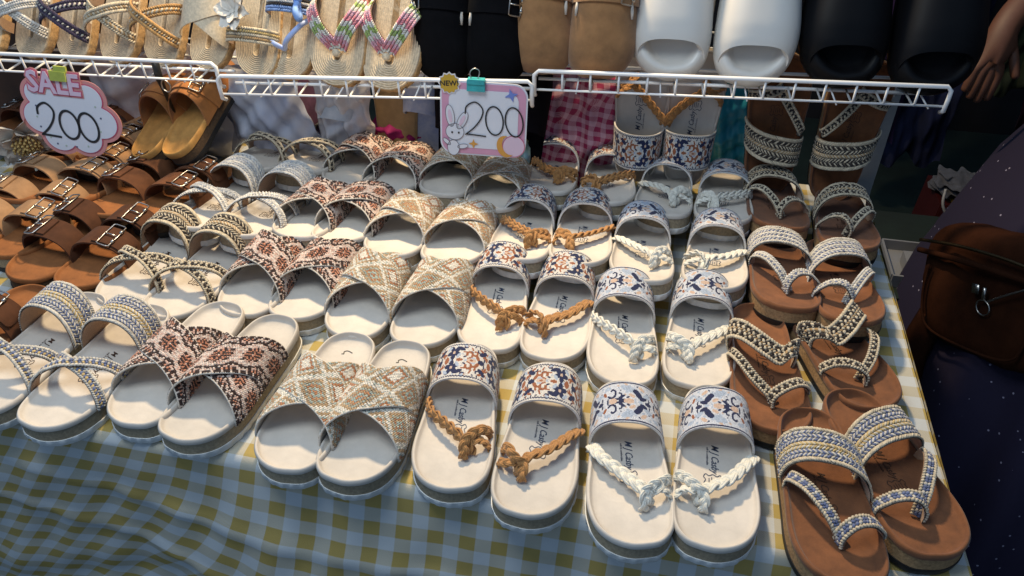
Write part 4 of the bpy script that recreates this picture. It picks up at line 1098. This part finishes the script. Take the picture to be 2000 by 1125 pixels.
o = ob('new_lettering', text_mesh('new_lettering', 'NEW!', .0105, INK, 0, .0002, .0001), c2); o.location = (-.050, .052, .0036); o.rotation_euler = (0, 0, .06)
b = B(); b.box((-.011, .052, .003), (.026, .016, .010)); b.box((-.011, .058, .003), (.024, .007, .013)); ob('clip', b.mesh('clip', TEALC, smooth=False), c2)
b = B(); b.tube(catmull([(-.018, .060, .004), (-.020, .070, .002), (-.014, .075, 0), (-.007, .071, 0), (-.009, .060, .004)], 24), .0008, 6); ob('clip_wire', b.mesh('clip_wire', STEEL), c2)

# ------------------------------------------------------------------ right-hand side: post, person, bag, goods in the dark
b = B(); b.box((0, 0, 0), (.034, .012, .95)); o = ob('rack_post', b.mesh('rack_post', GREYBAR, smooth=False)); o.location = (.356, 1.335, T - .12); tag(o, 'flat grey steel rack post right of the upright brown sandals', 'post')
WHITEP = mat('white_plastic', (.24, .25, .27), .4, .08, 10, .03)
o = ob('low_bench', None); o.location = (.75, 1.62, 0); tag(o, 'low dark green bench beyond the table end', 'bench')
b = B(); b.box((0, 0, .415), (.60, .36, .03)); ob('bench_top', b.mesh('bench_top', FLOOR, smooth=False), o)
for sx in (-1, 1):
    for sy in (-1, 1):
        b = B(); b.box((sx * .27, sy * .15, .20), (.03, .03, .40)); ob('leg', b.mesh('leg', FLOOR, smooth=False), o)
o = ob('plastic_tray', None); o.location = (.62, 1.55, .43); tag(o, 'small white plastic tray holding a power strip beyond the table edge', 'tray')
b = B(); b.box((0, 0, .004), (.22, .14, .006)); ob('tray_base', b.mesh('tray_base', WHITEP, smooth=False), o)
b = B(); [b.box(c, d) for c, d in (((0, -.07, .016), (.22, .005, .03)), ((0, .07, .016), (.22, .005, .03)), ((-.11, 0, .016), (.005, .135, .03)), ((.11, 0, .016), (.005, .135, .03)))]; ob('tray_rim', b.mesh('tray_rim', WHITEP, smooth=False), o)
b = B(); b.box((0, 0, .022), (.15, .045, .028)); ob('power_strip', b.mesh('power_strip', WHITEP, smooth=False), o)
b = B(); b.tube(catmull([(.0, .02, .03), (.01, .04, .09), (-.02, .05, .14), (-.02, .07, .17)], 24), .003, 6); ob('cable', b.mesh('cable', WHITEP), o)
cols = [(.05, .006, .006), (.11, .07, .008), (.010, .016, .05), (.13, .10, .01), (.04, .01, .08), (.015, .04, .015), (.14, .12, .02), (.025, .016, .07)]
st = ob('goods_crate', None); st.location = (.92, 2.25, 0); tag(st, 'dark crate of goods standing far behind the table end', 'crate')
b = B(); b.box((0, 0, .03), (.62, .36, .06)); ob('crate_body', b.mesh('crate_body', mat('dark_blue_crate', (.012, .010, .03), .6, .3, 10, 0), smooth=False), st)
for k, c in enumerate(cols):
    b = B(); b.box((0, 0, .12), (.030, .17, .24)); b.box((0, -.002, .12), (.024, .172, .23))
    o = ob('notebook', b.mesh('notebook', mat(f'cover_{k}', c, .5, .15, 12, 0), smooth=False)); o.location = (.78 + k * .034, 2.18, .062); o.rotation_euler = (0, .05, 0)
    tag(o, f"upright notebook with {['dark red', 'ochre', 'navy', 'mustard', 'violet', 'dark green', 'yellow', 'indigo'][k]} cover on the dark crate", 'notebook', 'notebooks on the crate')
pillow('fluffy_bundle', (.84, 2.16, .335), .16, .06, .08, mat('grey_fluff', (.08, .08, .09), .95, .3, 40, .8, 120, sheen=.1), 'pale grey fluffy bundle lying on the notebooks', 'bundle', .1, 21, .010)

for k, (nm, c, x, y, z, sx, sz) in enumerate((('dark violet', (.030, .010, .050), .60, 2.42, .60, .16, .75), ('navy blue', (.008, .012, .045), .78, 2.50, .55, .18, .85), ('olive green', (.022, .028, .010), .96, 2.40, .72, .16, .60),
        ('wine red', (.045, .007, .012), 1.12, 2.52, .66, .16, .80), ('dark teal', (.006, .028, .030), .46, 2.55, .70, .15, .60), ('plum', (.040, .008, .030), 1.28, 2.42, .70, .16, .70))):
    pillow('hanging_garment', (x, y, z + .1), sx, sz, .06, mat('garment_' + nm.replace(' ', '_'), c, .9, .4, 9, .3, 60), f'{nm} garment hanging in the dark behind the stall', 'garment', .04 * (k % 3 - 1), 40 + k, .012, 0)['group'] = 'garments hanging in the dark'
# ---- person at the right edge, facing the table
SKIN = mat('skin', (.105, .043, .024), .55, .12, 30, .08, 300); BLACKCL = mat('black_cloth', (.010, .009, .010), .9, .3, 20, .3, 150); GREYSL = mat('grey_jersey', (.16, .16, .17), .9, .15, 60, .3, 400)
PX, PY = .890, 1.48
person = ob('person', None); person.location = (PX, PY, 0); tag(person, 'person in dark clothes and dotted skirt with a brown bag, at the right edge', 'person')
def skin_mesh(name, V, E_, R, material, root=0):
    me = bpy.data.meshes.new(name); me.from_pydata(V, E_, []); o = ob(name, me)
    sk = o.modifiers.new('s', 'SKIN'); sk.use_smooth_shade = True
    for i, r in enumerate(R): me.skin_vertices[0].data[i].radius = (r if isinstance(r, tuple) else (r, r)); me.skin_vertices[0].data[i].use_root = (i == root)
    sb = o.modifiers.new('d', 'SUBSURF'); sb.levels = sb.render_levels = 2
    dg = bpy.context.evaluated_depsgraph_get(); out = bpy.data.meshes.new_from_object(o.evaluated_get(dg)); out.name = name
    bpy.data.objects.remove(o); out.materials.clear(); out.materials.append(material)
    return out
# local frame: facing -x, right hand at +y
V = [(0, 0, .90), (0, 0, 1.05), (-.01, 0, 1.22), (0, 0, 1.34), (0, 0, 1.42), (-.015, 0, 1.50), (-.02, 0, 1.58),         # 0-6 spine, head
     (.0, .17, 1.31), (-.16, .215, 1.12), (-.315, .095, .965),                                                           # 7-9 right arm
     (.0, -.17, 1.31), (-.02, -.24, 1.05), (-.14, -.23, .86),                                                            # 10-12 left arm
     (0, .09, .84), (-.01, .095, .46), (.0, .10, .08), (-.11, .11, .03), (0, -.09, .84), (-.01, -.095, .46), (.0, -.10, .08), (-.11, -.11, .03)]
Eg = [(0, 1), (1, 2), (2, 3), (3, 4), (4, 5), (5, 6), (3, 7), (7, 8), (8, 9), (3, 10), (10, 11), (11, 12), (0, 13), (13, 14), (14, 15), (15, 16), (0, 17), (17, 18), (18, 19), (19, 20)]
R = [(.13, .16), (.11, .13), (.12, .14), (.09, .11), .052, .085, .09, .055, .040, .026, .055, .040, .026, .085, .055, .038, .03, .085, .055, .038, .03]
def hand(w_, d, side, curl=.5):
    """palm and five fingers from the wrist w_ along d"""
    n0 = len(V); d = Vector(d).normalized(); sd = Vector(side); sd = (sd - d * sd.dot(d)).normalized(); pn = d.cross(sd)
    k = len(V); pm = Vector(V[w_]) + d * .045; V.append(tuple(pm)); Eg.append((w_, k)); R.append((.030, .016))
    for i, (off, ln) in enumerate(((-.021, .056), (-.007, .064), (.008, .060), (.021, .048))):
        p = pm + d * .040 + sd * off; prev = k
        for q in range(3):
            V.append(tuple(p)); Eg.append((prev, len(V) - 1)); R.append(.0102 - q * .0012); prev = len(V) - 1
            d2 = (d + pn * curl * (q + 1) * .45).normalized(); p = p + d2 * ln * .46
    p = pm + sd * -.030 + d * -.008; prev = k
    for q in range(3):
        V.append(tuple(p)); Eg.append((prev, len(V) - 1)); R.append(.0105 - q * .001); prev = len(V) - 1; p = p + (d + sd * -.45).normalized() * .028
hand(9, (-.10, -.30, -.65), (-1, 0, .1)); hand(12, (-.25, .1, -.5), (-1, 0, 0))
ob('body', skin_mesh('body', V, Eg, R, SKIN), person)
hd = B()
for a in range(26):
    pass
u, v = np.meshgrid(np.linspace(0, PI, 22), np.linspace(0, 2 * PI, 30, endpoint=False), indexing='ij')
X = np.stack([np.sin(u) * np.cos(v) * .098, np.sin(u) * np.sin(v) * .078, np.cos(u) * .115], -1)
X[..., 0] -= .016 * np.exp(-((X[..., 1]) / .013) ** 2 - ((X[..., 2] + .012) / .022) ** 2) * (X[..., 0] < 0)          # nose
X[..., 1] *= np.where(X[..., 2] < -.03, 1 + (X[..., 2] + .03) * 3.2, 1)
Fh = [(i * 30 + j, (i + 1) * 30 + j, (i + 1) * 30 + (j + 1) % 30, i * 30 + (j + 1) % 30) for i in range(21) for j in range(30)]
head = ob('head', make_mesh('head', X.reshape(-1, 3) + np.array([-.02, 0, 1.56]), Fh, SKIN), person)
Y = X.copy() * 1.09; hair_f = [f for f in Fh if not (Y.reshape(-1, 3)[list(f)].mean(0)[0] < -.035 and Y.reshape(-1, 3)[list(f)].mean(0)[2] < .06)]
ob('hair', make_mesh('hair', Y.reshape(-1, 3) + np.array([-.012, 0, 1.565]), hair_f, BLACKCL), person)
for s in (-1, 1):
    b = B(); b.tube([(-.108, s * .030 - .009, 1.572), (-.112, s * .030, 1.574), (-.108, s * .030 + .009, 1.572)], [.002, .005, .002], 6); ob('eye', b.mesh('eye', INK), head)
    b = B(); b.tube([(-.02, s * .078, 1.585), (-.012, s * .088, 1.57), (-.018, s * .080, 1.545)], [.006, .010, .006], 6); ob('ear', b.mesh('ear', SKIN), head)
b = B(); b.tube([(-.098, -.020, 1.508), (-.106, 0, 1.506), (-.098, .020, 1.508)], [.002, .005, .002], 6); ob('mouth', b.mesh('mouth', mat('lips', (.3, .08, .07), .5)), head)
def loft_cloth(name, secs, m, n=48, fold=0., nf=9):
    Vv = []
    for k, (cx, cy, z, rx, ry) in enumerate(secs):
        f = k / (len(secs) - 1)
        for j in range(n):
            a = 2 * PI * j / n; q = 1 + fold * f * math.sin(nf * a + 2 * math.sin(3 * a))
            Vv.append((cx + rx * q * math.cos(a), cy + ry * q * math.sin(a), z))
    Ff = [(i * n + j, i * n + (j + 1) % n, (i + 1) * n + (j + 1) % n, (i + 1) * n + j) for i in range(len(secs) - 1) for j in range(n)]
    return ob(name, make_mesh(name, Vv, Ff, m), person)
loft_cloth('top', [(0, 0, 1.40, .075, .085), (0, 0, 1.36, .11, .17), (-.01, 0, 1.28, .14, .20), (-.01, 0, 1.12, .145, .185), (-.01, 0, .98, .15, .185), (-.02, 0, .86, .17, .20)], BLACKCL, 48, .03)
# skirt: navy cloth with small pale dots
m = bpy.data.materials.new('dotted_navy_cloth'); nt, bs = nodes_of(m)
tc = nt.nodes.new('ShaderNodeTexCoord'); vo = nt.nodes.new('ShaderNodeTexVoronoi'); vo.inputs['Scale'].default_value = 45; link(nt, tc.outputs['Object'], vo.inputs['Vector'])
lt = nt.nodes.new('ShaderNodeMath'); lt.operation = 'LESS_THAN'; lt.inputs[1].default_value = .085; link(nt, vo.outputs['Distance'], lt.inputs[0])
mx = nt.nodes.new('ShaderNodeMix'); mx.data_type = 'RGBA'; mx.inputs['A'].default_value = (.010, .006, .028, 1); mx.inputs['B'].default_value = (.30, .28, .38, 1)
link(nt, lt.outputs[0], mx.inputs['Factor']); link(nt, mx.outputs['Result'], bs.inputs['Base Color']); bs.inputs['Roughness'].default_value = .85
loft_cloth('skirt', [(-.01, 0, .96, .14, .165), (-.01, -.01, .86, .18, .21), (-.03, -.04, .70, .25, .29), (-.05, -.08, .50, .30, .36), (-.05, -.10, .30, .33, .40), (-.05, -.10, .12, .35, .43)], m, 96, .06, 11)
b = B(); b.tube(catmull([(.0, .155, 1.335), (-.06, .195, 1.22), (-.135, .215, 1.10), (-.185, .205, 1.035)], 20), [.075] * 4 + list(np.linspace(.075, .058, 16)), 20, cap=False); ob('sleeve', b.mesh('sleeve', GREYSL), person)
b = B(); b.tube(catmull([(.0, -.155, 1.335), (-.02, -.21, 1.20), (-.02, -.24, 1.05)], 20), np.linspace(.075, .055, 20), 20, cap=False); ob('sleeve', b.mesh('sleeve', GREYSL), person)

# ---- brown shoulder bag
BAGL = mat('brown_bag_leather', (.030, .0095, .004), .9, .5, 9, .8, 50, spec=.08)
bag = ob('shoulder_bag', None); bag.matrix_world = Matrix.Translation((.625, 1.20, .50)) @ Matrix.Rotation(math.radians(-62), 4, 'Z') @ Matrix.Rotation(math.radians(-20), 4, 'Y') @ Matrix.Scale(.9, 4); tag(bag, 'brown leather shoulder bag with metal charm on the person at right', 'bag')
def blob(sx, sy, sz, p=3., n=36, k=18, fx=None):
    Vv = []
    for i in range(k + 1):
        ph = -PI / 2 + PI * i / k
        for j in range(n):
            a = 2 * PI * j / n
            f = lambda q: math.copysign(abs(q) ** (2 / p), q)
            x, y, z = sx * f(math.cos(ph)) * f(math.cos(a)), sy * f(math.cos(ph)) * f(math.sin(a)), sz * f(math.sin(ph))
            y *= 1 - .35 * (z / sz); y += .003 * math.sin(x * 60 + z * 40) + .002 * math.sin(x * 130 - z * 70)
            Vv.append((x, y, z))
    return np.array(Vv), [(i * n + j, i * n + (j + 1) % n, (i + 1) * n + (j + 1) % n, (i + 1) * n + j) for i in range(k) for j in range(n)]
Vb, Fb = blob(.165, .055, .125, 4.2); ob('body', make_mesh('body', Vb + np.array([0, 0, .13]), Fb, BAGL), bag)
b = B(); b.tube(catmull([(-.150, -.058, .215), (-.05, -.062, .226), (.06, -.062, .226), (.150, -.058, .215)], 30), .0035, 6); ob('zip', b.mesh('zip', mat('dull_brass', (.12, .08, .04), .4, .2, 30, 0, metal=1)), bag)
b = B(); b.tube(catmull([(-.160, -.050, .190), (-.05, -.066, .200), (.06, -.066, .200), (.160, -.050, .190)], 30), .006, 8); ob('piping', b.mesh('piping', BAGL), bag)
b = B(); b.tube(catmull([(-.120, -.060, .170), (-.125, -.066, .10), (-.100, -.074, .045), (0, -.078, .035), (.100, -.074, .045), (.125, -.066, .10), (.120, -.060, .170)], 50), .0028, 6); ob('pocket_seam', b.mesh('pocket_seam', BAGL), bag)
b = B(); b.tube(catmull([(.155, 0, .22), (.19, .05, .36), (.20, .12, .58), (.16, .22, .78)], 40), .011, 8); ob('strap', b.mesh('strap', BAGL), bag)
b = B(); b.tube(catmull([(-.13, -.03, .05), (-.150, -.05, -.02), (-.155, -.05, -.08), (-.150, -.045, -.12)], 20), [.030] * 6 + list(np.linspace(.03, .012, 14)), 10); ob('hanging_flap', b.mesh('hanging_flap', BAGL), bag)
ch = B(); a = np.linspace(0, 2 * PI, 24, endpoint=False); ch.tube(np.c_[.015 * np.cos(a) + .03, np.full(24, -.070), .015 * np.sin(a) + .125], .0016, 6, True); ch.tube([(.03, -.070, .142), (.032, -.071, .165)], .004, 6)
ch.box((.012, -.072, .158), (.016, .002, .018)); ob('charm', ch.mesh('charm', STEEL), bag)
b = B(); b.tube(catmull([(.04, -.07, .14), (.08, -.07, .165), (.14, -.055, .20)], 24), .0022, 6); ob('chain', b.mesh('chain', STEEL), bag)
